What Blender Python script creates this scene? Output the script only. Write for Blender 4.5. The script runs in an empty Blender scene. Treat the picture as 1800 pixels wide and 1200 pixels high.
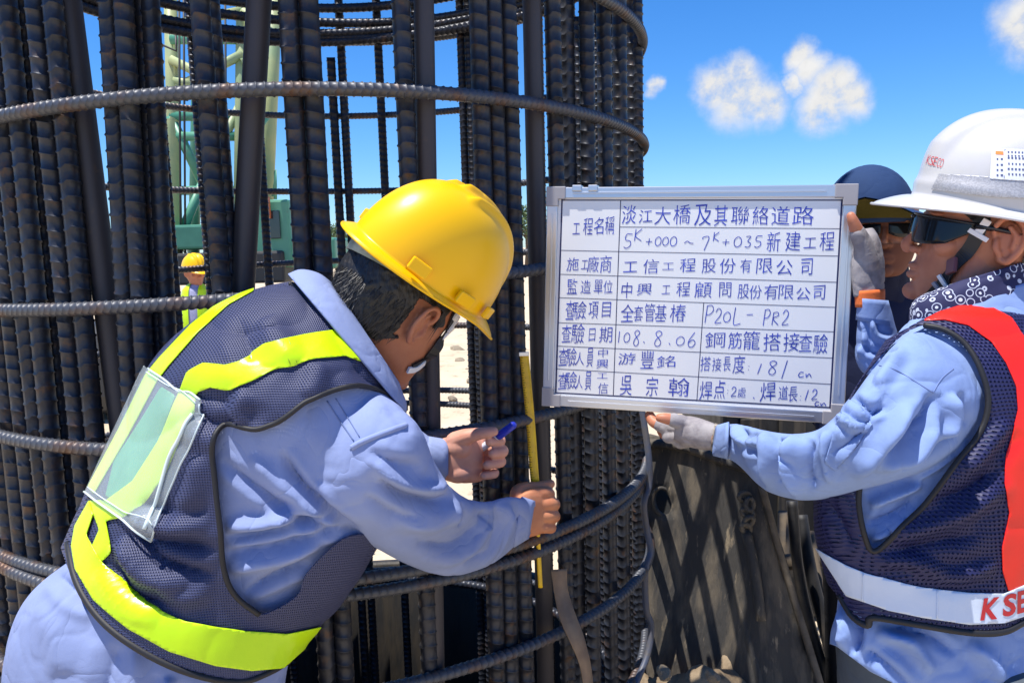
import bpy, bmesh, math, random
import numpy as np
from mathutils import Vector, Matrix
from mathutils.bvhtree import BVHTree
from mathutils.geometry import delaunay_2d_cdt
random.seed(7); RNG = np.random.RandomState(7)
scene = bpy.context.scene
COL = scene.collection

# ------------------------------------------------------------------ camera
F = 1350.0                                    # focal length in pixels of an 1800 px wide picture
TILT, ROLL = math.radians(7.0), math.radians(1.6)
CAM = np.array([0.0, 0.0, 1.5])
FW = np.array([0, math.cos(TILT), -math.sin(TILT)])
_r0 = np.array([1.0, 0, 0]); _u0 = np.array([0, math.sin(TILT), math.cos(TILT)])
UP = _u0 * math.cos(ROLL) + _r0 * math.sin(ROLL)
RT = _r0 * math.cos(ROLL) - _u0 * math.sin(ROLL)
cam = bpy.data.cameras.new('camera'); camo = bpy.data.objects.new('camera', cam); COL.objects.link(camo)
cam.sensor_width = 36.0; cam.lens = F / 1800.0 * 36.0; cam.clip_start = 0.05; cam.clip_end = 6000
camo.matrix_world = Matrix(((RT[0], UP[0], -FW[0], CAM[0]), (RT[1], UP[1], -FW[1], CAM[1]),
                            (RT[2], UP[2], -FW[2], CAM[2]), (0, 0, 0, 1)))
scene.camera = camo

def unp(x, y, d):
    return CAM + d * (FW + (x - 900.0) / F * RT - (y - 600.0) / F * UP)
def proj(P):
    v = np.asarray(P, float) - CAM
    d = v @ FW
    return 900 + F * (v @ RT) / d, 600 - F * (v @ UP) / d, d
def ray(x, y):
    v = FW + (x - 900.0) / F * RT - (y - 600.0) / F * UP
    return v / np.linalg.norm(v)

# ------------------------------------------------------------------ sky, sun, exposure
SUN = np.array([-0.25, -0.09, 0.95]); SUN /= np.linalg.norm(SUN)
w = bpy.data.worlds.new('World'); scene.world = w; w.use_nodes = True
nt = w.node_tree; N = nt.nodes; L = nt.links; N.clear()
sky = N.new('ShaderNodeTexSky'); sky.sky_type = 'NISHITA'; sky.sun_disc = False
sky.sun_elevation = math.asin(SUN[2]); sky.sun_rotation = math.atan2(SUN[0], SUN[1])
sky.altitude = 0; sky.air_density = 1.0; sky.dust_density = 0.1; sky.ozone_density = 1.6
bgn = N.new('ShaderNodeBackground'); bgn.inputs['Strength'].default_value = 0.098
wo = N.new('ShaderNodeOutputWorld')
tc = N.new('ShaderNodeTexCoord')
def cloud_mask():
    """small fair-weather cumulus: a few cloud centres broken up by noise, plus thin wisps all over the sky"""
    n1 = N.new('ShaderNodeTexNoise'); n1.inputs['Scale'].default_value = 16; n1.inputs['Detail'].default_value = 8
    n1.inputs['Roughness'].default_value = 0.62
    L.new(tc.outputs['Generated'], n1.inputs['Vector'])
    off = N.new('ShaderNodeVectorMath'); off.operation = 'MULTIPLY_ADD'
    L.new(n1.outputs['Color'], off.inputs[0]); off.inputs[1].default_value = (.05, .05, .04); off.inputs[2].default_value = (-.025, -.025, -.02)
    add = N.new('ShaderNodeVectorMath'); L.new(tc.outputs['Generated'], add.inputs[0]); L.new(off.outputs[0], add.inputs[1])
    total = None
    spots = [(1262, 160, 38), (1300, 172, 52), (1345, 182, 40), (1298, 135, 30), (1410, 105, 26), (1428, 128, 28), (1470, 152, 34),
             (1495, 176, 36), (1450, 186, 42), (1400, 150, 18), (1785, 40, 40), (1812, 74, 36), (1152, 152, 16)]
    # other small clouds out of frame, so that the sky goes on as it is in view
    extra = [((0.8, .3, .42), .06), ((.9, -.2, .5), .07), ((-.7, .6, .45), .05), ((-.9, -.3, .35), .07), ((.1, -.9, .4), .06), ((.45, .6, .6), .05)]
    lst = [(ray(x, y), s / F) for x, y, s in spots] + [(np.array(d) / np.linalg.norm(d), s) for d, s in extra]
    for d, s in lst:
        dist = N.new('ShaderNodeVectorMath'); dist.operation = 'DISTANCE'
        L.new(add.outputs[0], dist.inputs[0]); dist.inputs[1].default_value = tuple(d)
        mr = N.new('ShaderNodeMapRange'); mr.interpolation_type = 'SMOOTHSTEP'
        mr.inputs['From Min'].default_value = s * 1.35; mr.inputs['From Max'].default_value = s * 0.35
        L.new(dist.outputs['Value'], mr.inputs['Value'])
        if total is None: total = mr.outputs[0]
        else:
            m = N.new('ShaderNodeMath'); m.operation = 'MAXIMUM'; L.new(total, m.inputs[0]); L.new(mr.outputs[0], m.inputs[1]); total = m.outputs[0]
    n2 = N.new('ShaderNodeTexNoise'); n2.inputs['Scale'].default_value = 30; n2.inputs['Detail'].default_value = 7; n2.inputs['Roughness'].default_value = .6
    L.new(tc.outputs['Generated'], n2.inputs['Vector'])
    mr2 = N.new('ShaderNodeMapRange'); mr2.inputs['From Min'].default_value = .20; mr2.inputs['From Max'].default_value = .50
    L.new(n2.outputs['Fac'], mr2.inputs['Value'])
    mm = N.new('ShaderNodeMath'); mm.operation = 'MULTIPLY'; L.new(total, mm.inputs[0]); L.new(mr2.outputs[0], mm.inputs[1])
    return mm.outputs[0], n2.outputs['Fac']
cm, cn = cloud_mask()
hs = N.new('ShaderNodeHueSaturation'); hs.inputs['Saturation'].default_value = 1.14; hs.inputs['Value'].default_value = 1.0
tint = N.new('ShaderNodeMix'); tint.data_type = 'RGBA'; tint.blend_type = 'MULTIPLY'; tint.inputs['Factor'].default_value = 1
L.new(sky.outputs[0], tint.inputs[6]); tint.inputs[7].default_value = (.58, .79, 1.12, 1)      # deep tropical blue
L.new(tint.outputs[2], hs.inputs['Color'])
mx = N.new('ShaderNodeMix'); mx.data_type = 'RGBA'
L.new(cm, mx.inputs['Factor']); L.new(hs.outputs[0], mx.inputs[6])
cr = N.new('ShaderNodeMapRange'); cr.inputs['From Min'].default_value = .35; cr.inputs['From Max'].default_value = .65
cr.inputs['To Min'].default_value = 4.6; cr.inputs['To Max'].default_value = 5.4; L.new(cn, cr.inputs['Value'])
cc = N.new('ShaderNodeCombineColor')
for i in range(3): L.new(cr.outputs[0], cc.inputs[i])
L.new(cc.outputs[0], mx.inputs[7])
L.new(mx.outputs[2], bgn.inputs['Color']); L.new(bgn.outputs[0], wo.inputs['Surface'])

sl = bpy.data.lights.new('sun', 'SUN'); sl.energy = 4.4; sl.angle = math.radians(0.53); sl.color = (1.0, 0.95, 0.87)
so = bpy.data.objects.new('sun', sl); COL.objects.link(so)
so.rotation_euler = Vector(tuple(SUN)).to_track_quat('Z', 'Y').to_euler(); so.location = (-2, 1, 8)

vs = scene.view_settings; vs.view_transform = 'Standard'; vs.look = 'None'; vs.exposure = 0.75; vs.gamma = 1.0; vs.use_curve_mapping = False
scene.cycles.max_bounces = 8; scene.cycles.transparent_max_bounces = 12; scene.cycles.use_denoising = True

# ------------------------------------------------------------------ helpers: objects
def empty(name, loc=(0, 0, 0), label=None, cat=None, group=None):
    o = bpy.data.objects.new(name, None); COL.objects.link(o); o.location = tuple(loc); o.empty_display_size = .1
    tag(o, label, cat, group); return o
def tag(o, label=None, cat=None, group=None, kind=None):
    if label: o['label'] = label
    if cat: o['category'] = cat
    if group: o['group'] = group
    if kind: o['kind'] = kind
    return o
def setparent(o, p):
    o.parent = p
    if p is not None: o.matrix_parent_inverse = Matrix.Translation(p.location).inverted() if p.parent is None and p.type == 'EMPTY' and not any(p.rotation_euler) else (Matrix.Identity(4) if p.type != 'EMPTY' else p.matrix_basis.inverted())
def mesh_obj(name, V, Fc, m, parent=None, smooth=True, mats=None, fmat=None):
    me = bpy.data.meshes.new(name)
    V = np.asarray(V, float)
    me.from_pydata(V.tolist(), [], [list(map(int, f)) for f in Fc] if not isinstance(Fc, np.ndarray) else Fc.tolist()); me.update()
    o = bpy.data.objects.new(name, me); COL.objects.link(o)
    for mm in (mats or [m]): me.materials.append(mm)
    if fmat is not None: me.polygons.foreach_set('material_index', np.asarray(fmat, dtype=np.int32))
    if smooth: me.polygons.foreach_set('use_smooth', np.ones(len(me.polygons), dtype=bool))
    if parent is not None: setparent(o, parent)
    return o
class MB:
    """collects shapes into one mesh"""
    def __init__(s): s.V = []; s.F = []
    def add(s, V, Fc):
        n = len(s.V); s.V += [tuple(map(float, v)) for v in V]; s.F += [[int(i) + n for i in f] for f in Fc]; return s
    def box(s, c, h, M=None, bev=0.0):
        c = np.array(c, float); h = np.array(h, float)
        if bev > 0:
            bm = bmesh.new(); bmesh.ops.create_cube(bm, size=2)
            for v in bm.verts: v.co = Vector((v.co.x * h[0], v.co.y * h[1], v.co.z * h[2]))
            bmesh.ops.bevel(bm, geom=bm.edges[:], offset=bev, segments=2, affect='EDGES', profile=.5)
            bm.verts.index_update(); P = np.array([v.co[:] for v in bm.verts]); Fs = [[v.index for v in f.verts] for f in bm.faces]; bm.free()
        else:
            P = np.array([[x, y, z] for x in (-1, 1) for y in (-1, 1) for z in (-1, 1)], float) * h
            Fs = [[0, 1, 3, 2], [4, 6, 7, 5], [0, 4, 5, 1], [2, 3, 7, 6], [0, 2, 6, 4], [1, 5, 7, 3]]
        if M is not None: P = P @ np.array(M).T
        return s.add(P + c, Fs)
    def tube(s, pts, r, n=8, caps=True):
        pts = np.asarray(pts, float); r = np.broadcast_to(np.asarray(r, float), (len(pts),))
        V, Fc = sweep(pts, r, n, caps); return s.add(V, Fc)
    def build(s, name, m, parent=None, smooth=False):
        return mesh_obj(name, s.V, s.F, m, parent, smooth)
def frames(pts):
    pts = np.asarray(pts, float); n = len(pts)
    t = np.gradient(pts, axis=0); t /= np.linalg.norm(t, axis=1)[:, None] + 1e-12
    a = np.array([0, 0, 1.0]) if abs(t[0][2]) < .9 else np.array([1.0, 0, 0])
    u = np.cross(t[0], a); u /= np.linalg.norm(u); us = [u]
    for i in range(1, n):
        u = us[-1] - t[i] * (us[-1] @ t[i]); u /= np.linalg.norm(u) + 1e-12; us.append(u)
    us = np.array(us); return t, us, np.cross(t, us)
def sweep(pts, r, n=8, caps=True, flat=1.0):
    t, u, v = frames(pts); k = len(pts)
    r = np.broadcast_to(np.asarray(r, float), (k,))
    ph = np.linspace(0, 2 * math.pi, n, endpoint=False)
    V = (np.asarray(pts)[:, None, :] + r[:, None, None] * (np.cos(ph)[None, :, None] * u[:, None, :] + flat * np.sin(ph)[None, :, None] * v[:, None, :])).reshape(-1, 3)
    Fc = [[i * n + j, i * n + (j + 1) % n, (i + 1) * n + (j + 1) % n, (i + 1) * n + j] for i in range(k - 1) for j in range(n)]
    V = list(map(tuple, V))
    if caps:
        V += [tuple(pts[0]), tuple(pts[-1])]; a, b = k * n, k * n + 1
        Fc += [[a, (j + 1) % n, j] for j in range(n)] + [[b, (k - 1) * n + j, (k - 1) * n + (j + 1) % n] for j in range(n)]
    return np.array(V), Fc
def spline(pts, n=8):
    """Catmull-Rom through points of any dimension"""
    P = np.asarray(pts, float)
    if len(P) < 3:
        return np.array([P[0] + (P[-1] - P[0]) * k for k in np.linspace(0, 1, n + 1)])
    Q = np.vstack([2 * P[0] - P[1], P, 2 * P[-1] - P[-2]]); out = []
    for i in range(1, len(Q) - 2):
        for k in range(n):
            t = k / n
            out.append(.5 * (2 * Q[i] + (Q[i + 1] - Q[i - 1]) * t + (2 * Q[i - 1] - 5 * Q[i] + 4 * Q[i + 1] - Q[i + 2]) * t * t + (3 * Q[i] - Q[i - 1] - 3 * Q[i + 1] + Q[i + 2]) * t ** 3))
    out.append(P[-1]); return np.array(out)
def cspline(pts, n=6):
    P = np.asarray(pts, float); k = len(P); out = []
    for i in range(k):
        a, b, c, d = P[(i - 1) % k], P[i], P[(i + 1) % k], P[(i + 2) % k]
        for j in range(n):
            t = j / n
            out.append(.5 * (2 * b + (c - a) * t + (2 * a - 5 * b + 4 * c - d) * t * t + (3 * b - a - 3 * c + d) * t ** 3))
    return np.array(out)
def copy_obj(o, parent=None, name=None):
    c = o.copy(); COL.objects.link(c)
    if parent is not None: c.parent = parent
    return c
# smooth lattice noise, vectorised
_perm = RNG.rand(64, 64, 64)
def vnoise(P, scale=1.0, seed=0):
    P = np.asarray(P, float) * scale + seed * 17.31
    i = np.floor(P).astype(int); f = P - i; f = f * f * (3 - 2 * f)
    def g(dx, dy, dz): return _perm[(i[:, 0] + dx) % 64, (i[:, 1] + dy) % 64, (i[:, 2] + dz) % 64]
    x, y, z = f[:, 0], f[:, 1], f[:, 2]
    a = g(0, 0, 0) * (1 - x) + g(1, 0, 0) * x; b = g(0, 1, 0) * (1 - x) + g(1, 1, 0) * x
    c = g(0, 0, 1) * (1 - x) + g(1, 0, 1) * x; d = g(0, 1, 1) * (1 - x) + g(1, 1, 1) * x
    return ((a * (1 - y) + b * y) * (1 - z) + (c * (1 - y) + d * y) * z) * 2 - 1
def fbm(P, scale, octs=3, seed=0):
    s = 0; a = 1.0
    for k in range(octs): s = s + a * vnoise(P, scale * 2 ** k, seed + k); a *= .5
    return s

# ------------------------------------------------------------------ materials
def srgb(r, g, b):
    f = lambda c: (c / 12.92 if c <= .04045 else ((c + .055) / 1.055) ** 2.4)
    return (f(r / 255), f(g / 255), f(b / 255))
MATS = {}
def mat(name, col, rough=.6, metal=0.0, col2=None, nscale=20, ncut=(.4, .6), bump=None, spec=.5, col3=None, n3=(120, .55, .7), coat=0, sheen=0, sss=0, alpha=1.0, stretch=None, detail=5):
    if name in MATS: return MATS[name]
    m = bpy.data.materials.new(name); m.use_nodes = True; t = m.node_tree; n = t.nodes; l = t.links
    p = n['Principled BSDF']; p.inputs['Roughness'].default_value = rough; p.inputs['Metallic'].default_value = metal
    p.inputs['Specular IOR Level'].default_value = spec; p.inputs['Base Color'].default_value = (*col, 1)
    if coat: p.inputs['Coat Weight'].default_value = coat; p.inputs['Coat Roughness'].default_value = .08
    if sheen: p.inputs['Sheen Weight'].default_value = sheen; p.inputs['Sheen Roughness'].default_value = .5
    if sss:
        p.inputs['Subsurface Weight'].default_value = sss; p.inputs['Subsurface Radius'].default_value = (.012, .005, .003); p.inputs['Subsurface Scale'].default_value = .6
    if alpha < 1: p.inputs['Alpha'].default_value = alpha
    tcn = n.new('ShaderNodeTexCoord'); vec = tcn.outputs['Object']
    if stretch:
        mp = n.new('ShaderNodeMapping'); mp.inputs['Scale'].default_value = stretch; l.new(vec, mp.inputs['Vector']); vec = mp.outputs[0]
    def noise(sc, det=5, ro=.55):
        q = n.new('ShaderNodeTexNoise'); q.inputs['Scale'].default_value = sc; q.inputs['Detail'].default_value = det; q.inputs['Roughness'].default_value = ro
        l.new(vec, q.inputs['Vector']); return q.outputs['Fac']
    out = None
    def mixin(prev, c, fac):
        q = n.new('ShaderNodeMix'); q.data_type = 'RGBA'; l.new(fac, q.inputs['Factor'])
        if prev is None: q.inputs[6].default_value = (*col, 1)
        else: l.new(prev, q.inputs[6])
        q.inputs[7].default_value = (*c, 1); return q.outputs[2]
    def rng(f, a, b):
        q = n.new('ShaderNodeMapRange'); q.inputs['From Min'].default_value = a; q.inputs['From Max'].default_value = b; l.new(f, q.inputs['Value']); return q.outputs[0]
    if col2 is not None: out = mixin(None, col2, rng(noise(nscale, detail), *ncut))
    if col3 is not None: out = mixin(out, col3, rng(noise(n3[0], 6, .65), n3[1], n3[2]))
    if out is not None: l.new(out, p.inputs['Base Color'])
    if bump:
        bs = [bump] if not isinstance(bump, list) else bump; prev = None
        for sc, st, di in bs:
            b = n.new('ShaderNodeBump'); b.inputs['Strength'].default_value = st; b.inputs['Distance'].default_value = di
            l.new(noise(sc, 4), b.inputs['Height'])
            if prev: l.new(prev, b.inputs['Normal'])
            prev = b.outputs[0]
        l.new(prev, p.inputs['Normal'])
    m['p'] = 1; MATS[name] = m; return m
M_REBAR = mat('rebar_steel', (.036, .041, .056), .42, .4, col2=(.020, .021, .027), nscale=9, ncut=(.35, .65), col3=(.085, .045, .026), n3=(26, .57, .72), bump=(220, .25, .0015))
M_HOOP = mat('hoop_steel', (.075, .08, .095), .48, .35, col2=(.12, .065, .04), nscale=14, ncut=(.5, .68), bump=(260, .25, .001))
M_PIPE = mat('pipe_steel', (.05, .047, .054), .55, .2, col2=(.055, .048, .05), nscale=6, col3=(.10, .07, .05), n3=(18, .6, .75), bump=(150, .15, .001))
M_SAND = mat('sand_ground', (.50, .40, .28), .95, col2=(.60, .50, .36), nscale=1.1, ncut=(.3, .7), col3=(.33, .255, .175), n3=(7, .56, .7), bump=[(9, .6, .04), (60, .5, .01)], spec=.2)
M_MUDSTEEL = mat('muddy_steel', (.042, .039, .036), .75, .1, col2=(.115, .095, .070), nscale=5, ncut=(.46, .62), col3=(.25, .20, .135), n3=(9, .60, .70), stretch=(4.5, 4.5, .40), bump=[(30, .5, .006), (160, .3, .002)])
# ------------------------------------------------------------------ ground
def build_ground():
    na = 120; rad = np.concatenate([[1.05], 1.05 + np.geomspace(.03, 1400, 90)]); P = []; Fc = []
    for r in rad:
        for k in range(na):
            a = 2 * math.pi * k / na; P.append((-.522 + r * math.cos(a), 2.235 + r * math.sin(a), 0))
    P = np.array(P); d = np.repeat(rad, na)
    amp = np.clip((d - 1.5) / 3, 0, 1) * .09 + np.clip((d - 14) / 40, 0, 1) * .25
    P[:, 2] = amp * fbm(P, .45, 3, 3) + np.clip((d - 1.1) * 2, 0, 1) * .015 * fbm(P, 5, 2, 9) - .02
    m = len(rad); Fc = [[i * na + j, i * na + (j + 1) % na, (i + 1) * na + (j + 1) % na, (i + 1) * na + j] for i in range(m - 1) for j in range(na)]
    Fc = [f[::-1] for f in Fc]
    o = mesh_obj('ground', P, [f[::-1] for f in Fc], M_SAND); tag(o, kind='structure'); return o
build_ground()
CX, CY, CR = -0.522, 2.235, 0.9             # the pile cage stands here

M_ROCK = mat('rubble', (.36, .29, .20), .9, col2=(.22, .18, .13), nscale=12, bump=(40, .6, .01))
def rock_mesh(seed, sub=2):
    bm = bmesh.new(); bmesh.ops.create_icosphere(bm, subdivisions=sub, radius=1)
    P = np.array([v.co[:] for v in bm.verts]); Fc = [[v.index for v in f.verts] for f in bm.faces]; bm.free()
    P *= (1 + .38 * vnoise(P, 1.3, seed) + .16 * vnoise(P, 3.5, seed + 9))[:, None]; P *= np.array([1, .8, .62])
    me = bpy.data.meshes.new('rock'); me.from_pydata(P.tolist(), [], Fc); me.materials.append(M_ROCK); return me
ROCKS = [rock_mesh(k) for k in range(5)]
def rocks():
    rr = random.Random(3); spots = []
    for px, py in ((1252, 1188), (1168, 1182), (1405, 905), (1425, 925), (1395, 880), (1440, 950), (1412, 955), (1780, 1185), (1765, 1195), (705, 665), (810, 640), (822, 655), (803, 618), (700, 690), (828, 672), (795, 700), (712, 975), (640, 960)):
        v = ray(px, py); t = (0.02 - 1.5) / v[2]
        if 1150 < px < 1260: t = min(t, 2.05)
        p = CAM + v * t; s = max(.012, t * rr.uniform(7, 15) / F)
        if 1150 < px < 1260: s *= 1.5
        spots.append((p, s, px))
    for k in range(22):
        a = rr.uniform(-.5, .45); r = rr.uniform(5, 16); spots.append((np.array([r * math.sin(a), r * math.cos(a), 0.0]), rr.uniform(.02, .09), 0))
    lab = {0: 'rough tan stone lying on the sand beyond the rebar cage', 1: 'pale broken stone on the mud heap at the foot of the steel plate', 2: 'brown rubble stone by the black hoses behind the white helmeted worker'}
    for p, s, px in spots:
        k = 1 if 1150 < px < 1260 else 2 if px > 1380 else 0
        o = bpy.data.objects.new('rubble_stone', ROCKS[rr.randrange(5)]); COL.objects.link(o)
        z = .30 if k == 1 else 0.0
        if k == 1:
            v = ray(px, 1180 if px != 1252 else 1190); 
        o.location = (p[0], p[1], max(s * .25, p[2] if k == 1 else s * .25)); o.scale = (s,) * 3; o.rotation_euler = (rr.uniform(-.4, .4), rr.uniform(-.4, .4), rr.uniform(0, 6))
        tag(o, lab[k] if k != 1 else ('pale pointed stone on top of the mud heap below the steel plate' if px > 1200 else 'small dark stone on the mud heap beside the blue cable'), 'stone', ('stones on the sand', 'stones at the steel plate', 'stones by the hoses')[k])
rocks()
# mud heap carrying the pale stones at the foot of the steel plate
def mud_heap():
    n = 40; g = np.linspace(-1, 1, n); X, Y = np.meshgrid(g, g); r = np.hypot(X, Y)
    P = np.stack([X.ravel() * .42, Y.ravel() * .36, np.zeros(X.size)], 1)
    P[:, 2] = np.clip(1 - r.ravel() ** 1.6, -.05, 1) * .38 * (1 + .3 * fbm(P, 7, 3, 5))
    P += np.array([.52, 1.98, -.02])
    Fc = [[i * n + j, i * n + j + 1, (i + 1) * n + j + 1, (i + 1) * n + j] for i in range(n - 1) for j in range(n - 1)]
    o = mesh_obj('mud_heap', P, Fc, mat('mud', (.16, .115, .07), .9, col2=(.30, .23, .15), nscale=9, bump=[(14, .7, .02), (90, .5, .005)])); tag(o, kind='structure')
mud_heap()

# ------------------------------------------------------------------ pile casing that the cage stands in
def casing():
    e = empty('pile_casing', (CX, CY, 0), 'dark round steel pile casing the rebar cage stands in', 'casing')
    n = 96; ro, ri, zt, zb = 1.07, 1.02, 0.13, -2.2
    ph = np.linspace(0, 2 * math.pi, n, endpoint=False); c, s = np.cos(ph), np.sin(ph)
    rings = [(ro, zb), (ro, zt - .012), (ro - .012, zt), (ri + .012, zt), (ri, zt - .012), (ri, zb)]
    V = [(CX + r * c[j], CY + r * s[j], z) for r, z in rings for j in range(n)]
    Fc = [[i * n + j, i * n + (j + 1) % n, ((i + 1) % 6) * n + (j + 1) % n, ((i + 1) % 6) * n + j] for i in range(6) for j in range(n)]
    mesh_obj('casing_wall', V, Fc, mat('dark_casing', (.016, .015, .014), .6, col2=(.035, .028, .02), nscale=8, stretch=(3, 3, .6), bump=(30, .4, .005)), e)  # near-black wall with slightly browner patches
    V = [(CX + ri * .999 * c[j], CY + ri * .999 * s[j], -1.6) for j in range(n)] + [(CX, CY, -1.6)]
    mesh_obj('casing_fill', V, [[j, (j + 1) % n, n] for j in range(n)], mat('casing_mud', (.03, .026, .022), .8, bump=(20, .6, .02)), e)
    V, Fc = sweep([(CX + 1.085 * math.cos(a), CY + 1.085 * math.sin(a), .03) for a in np.linspace(0, 2 * math.pi, 97)], .03, 8, False)
    mesh_obj('casing_collar', V, Fc, M_MUDSTEEL, e)
casing()

# ------------------------------------------------------------------ leaning steel plate on the right, with its flange, rod and hook
def px_plate(name, poly, holes, depthf, thick, m, parent, step=18):
    pts = [tuple(p) for p in poly]; edges = [(i, (i + 1) % len(poly)) for i in range(len(poly))]
    for h in holes:
        b = len(pts); pts += [tuple(p) for p in h]; edges += [(b + i, b + (i + 1) % len(h)) for i in range(len(h))]
    A = np.array(poly); lo, hi = A.min(0), A.max(0)
    for x in np.arange(lo[0] + step / 2, hi[0], step):
        for y in np.arange(lo[1] + step / 2, hi[1], step):
            if inpoly(np.array([[x, y]]), A)[0] and not any(inpoly(np.array([[x, y]]), np.array(h))[0] for h in holes): pts.append((x, y))
    v, e, f, _, _, _ = delaunay_2d_cdt([Vector(p) for p in pts], edges, [], 0, 1e-4)
    v = np.array([p[:] for p in v])
    cen = np.array([v[list(t)].mean(0) for t in f]); ok = inpoly(cen, A)
    for h in holes: ok &= ~inpoly(cen, np.array(h))
    f = [t for t, k in zip(f, ok) if k]
    P = np.array([unp(x, y, depthf(x, y)) for x, y in v])
    o = mesh_obj(name, P, f, m, parent)
    md = o.modifiers.new('s', 'SOLIDIFY'); md.thickness = thick; md.offset = 0
    return o
def inpoly(Q, A):
    Q = np.asarray(Q, float); x, y = Q[:, 0], Q[:, 1]; c = np.zeros(len(Q), bool); n = len(A); j = n - 1
    for i in range(n):
        xi, yi = A[i]; xj, yj = A[j]
        cond = ((yi > y) != (yj > y))
        with np.errstate(divide='ignore', invalid='ignore'):
            c ^= cond & (x < (xj - xi) * (y - yi) / (yj - yi + 1e-12) + xi)
        j = i
    return c
def steel_plate():
    e = empty('steel_plate_guide', (.55, 2.2, 0), 'mud streaked dark steel guide plate with round hole beside the rebar cage', 'steel plate')
    def dep(x, y):
        u = (x - 1120) / 330.0; v = (y - 760) / 440.0
        return 2.42 - .10 * v - .42 * u + .20 * u * u - .035 * math.sin(3.1 * max(0, min(1, (u - .48) * 3)))
    hole = [(1166 + 17 * math.cos(a) + 4 * math.sin(a), 882 + 23 * math.sin(a)) for a in np.linspace(0, 2 * math.pi, 20, endpoint=False)]
    px_plate('plate', [(1118, 772), (1140, 762), (1200, 778), (1262, 800), (1330, 815), (1345, 860), (1462, 1290), (1520, 1520), (1118, 1520)], [hole], dep, .03, M_MUDSTEEL, e)
    px_plate('hole_shade_sheet', [(1118, 800), (1330, 840), (1420, 1200), (1500, 1520), (1118, 1520)], [], lambda x, y: dep(x, y) + .22, .02, M_DARK, e, 60)  # dark sheet added behind the plate so the hole reads as shaded
    def strip(name, pts, wdt, th, off, m=M_MUDSTEEL):
        P = np.array([unp(x, y, dep(x, y) - off) for x, y in spline(pts, 6)]); V, Fc = sweep(P, wdt, 10, True, th / wdt); return mesh_obj(name, V, Fc, m, e)
    strip('top_ledge', [(1125, 778), (1200, 784), (1265, 806), (1335, 828)], .022, .016, .02)
    strip('edge_flange', [(1338, 850), (1375, 985), (1420, 1130), (1468, 1290), (1530, 1520)], .010, .010, .02, mat('flange', (.15, .12, .085), .8, col2=(.06, .05, .04), nscale=14, bump=(60, .5, .004)))
    strip('inner_rib', [(1262, 812), (1275, 930), (1300, 1060), (1335, 1200), (1400, 1480)], .02, .014, .0)
    strip('pull_rod', [(1312, 935), (1326, 1000), (1338, 1090)], .014, .014, .04)
    MC = mat('rust_mud', (.12, .10, .075), .9, col2=(.05, .05, .05), nscale=40, bump=(80, .8, .01))
    for k, (x, y) in enumerate([(1308, 872), (1318, 886), (1314, 901), (1316, 916), (1311, 928)]):
        c = unp(x, y, dep(x, y) - .05); a = np.linspace(0, 2 * math.pi, 13)
        t = np.array([math.cos(k * 1.4), .3, math.sin(k * 1.4)]); t /= np.linalg.norm(t); b = np.cross(t, [0, 1, 0]) + .01; b /= np.linalg.norm(b)
        V, Fc = sweep([c + .017 * math.cos(q) * t + .011 * math.sin(q) * b for q in a], .0065, 7, False); mesh_obj('chain_link', V, Fc, MC, e)
    n = 26; ph = np.linspace(0, 2 * math.pi, n + 1)
    V, Fc = sweep([unp(1166 + 19 * math.cos(a) + 4 * math.sin(a), 882 + 25 * math.sin(a), dep(1166, 882) - .012) for a in ph], .006, 6, False); mesh_obj('hole_rim', V, Fc, M_MUDSTEEL, e)
M_DARK = mat('dark_machine', (.03, .03, .03), .6, bump=(30, .3, .004))
steel_plate()
M_HOSE = mat('black_rubber', (.018, .018, .02), .6, bump=(90, .3, .002), col2=(.05, .042, .035), nscale=16, ncut=(.5, .7))
def hoses():
    for k, (lab, pts) in enumerate([
            ('black hose hanging straight down beside the plate flange', [(1392, 880, 2.3), (1402, 990, 2.28), (1422, 1090, 2.25), (1462, 1230, 2.2), (1500, 1430, 2.1)]),
            ('thick black hose curving outward behind the plate flange', [(1408, 905, 2.45), (1424, 1000, 2.4), (1452, 1110, 2.36), (1500, 1300, 2.25)]),
            ('brown muddy hose sagging between the two black hoses', [(1425, 935, 2.6), (1440, 1020, 2.5), (1462, 1100, 2.45), (1500, 1280, 2.4)])]):
        P = spline([unp(*p) for p in pts], 10); V, Fc = sweep(P, [.016, .02, .013][k], 10)
        tag(mesh_obj('rubber_hose', V, Fc, M_HOSE if k < 2 else mat('mud_hose', (.10, .075, .05), .8, bump=(60, .4, .004))), lab, 'hose', 'hoses by the steel plate')
    e = empty('pipe_rack', unp(1420, 1000, 2.7) * np.array([1, 1, 0]), 'low rack of rusty crossbars behind the hoses', 'rack')
    MR = mat('rack_steel', (.075, .062, .05), .8, col2=(.12, .09, .06), nscale=20, bump=(70, .4, .004))
    for y in (985, 1150):
        V, Fc = sweep([unp(1370, y + 4, 2.68), unp(1470, y - 6, 2.68), unp(1560, y - 12, 2.7)], .028, 10); mesh_obj('crossbar', V, Fc, MR, e)
    for x in (1378, 1540):
        a = unp(x, 900, 2.72); b = a.copy(); b[2] = -.02; V, Fc = sweep([a, b], .022, 8); mesh_obj('post', V, Fc, MR, e)
hoses()
def dark_filler_box():  # dark box added to blacken the gap behind the hoses
    e = empty('dark_filler_box', (1.25, 3.25, 0), 'black slatted box added to darken the gap behind the hoses', 'box')
    q = MB(); q.box((1.30, 3.25, .47), (.50, .35, .47), None, .02); q.build('box_body', M_DARK, e)
    for k in range(6):
        q = MB(); q.box((.92 + .15 * k, 2.893, .50), (.05, .008, .32), None, .003); q.build('box_slat', M_MUDSTEEL, e)
    q = MB(); q.box((1.30, 3.25, .965), (.46, .31, .022), None, .01); q.build('lid', M_MUDSTEEL, e)
dark_filler_box()
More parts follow.
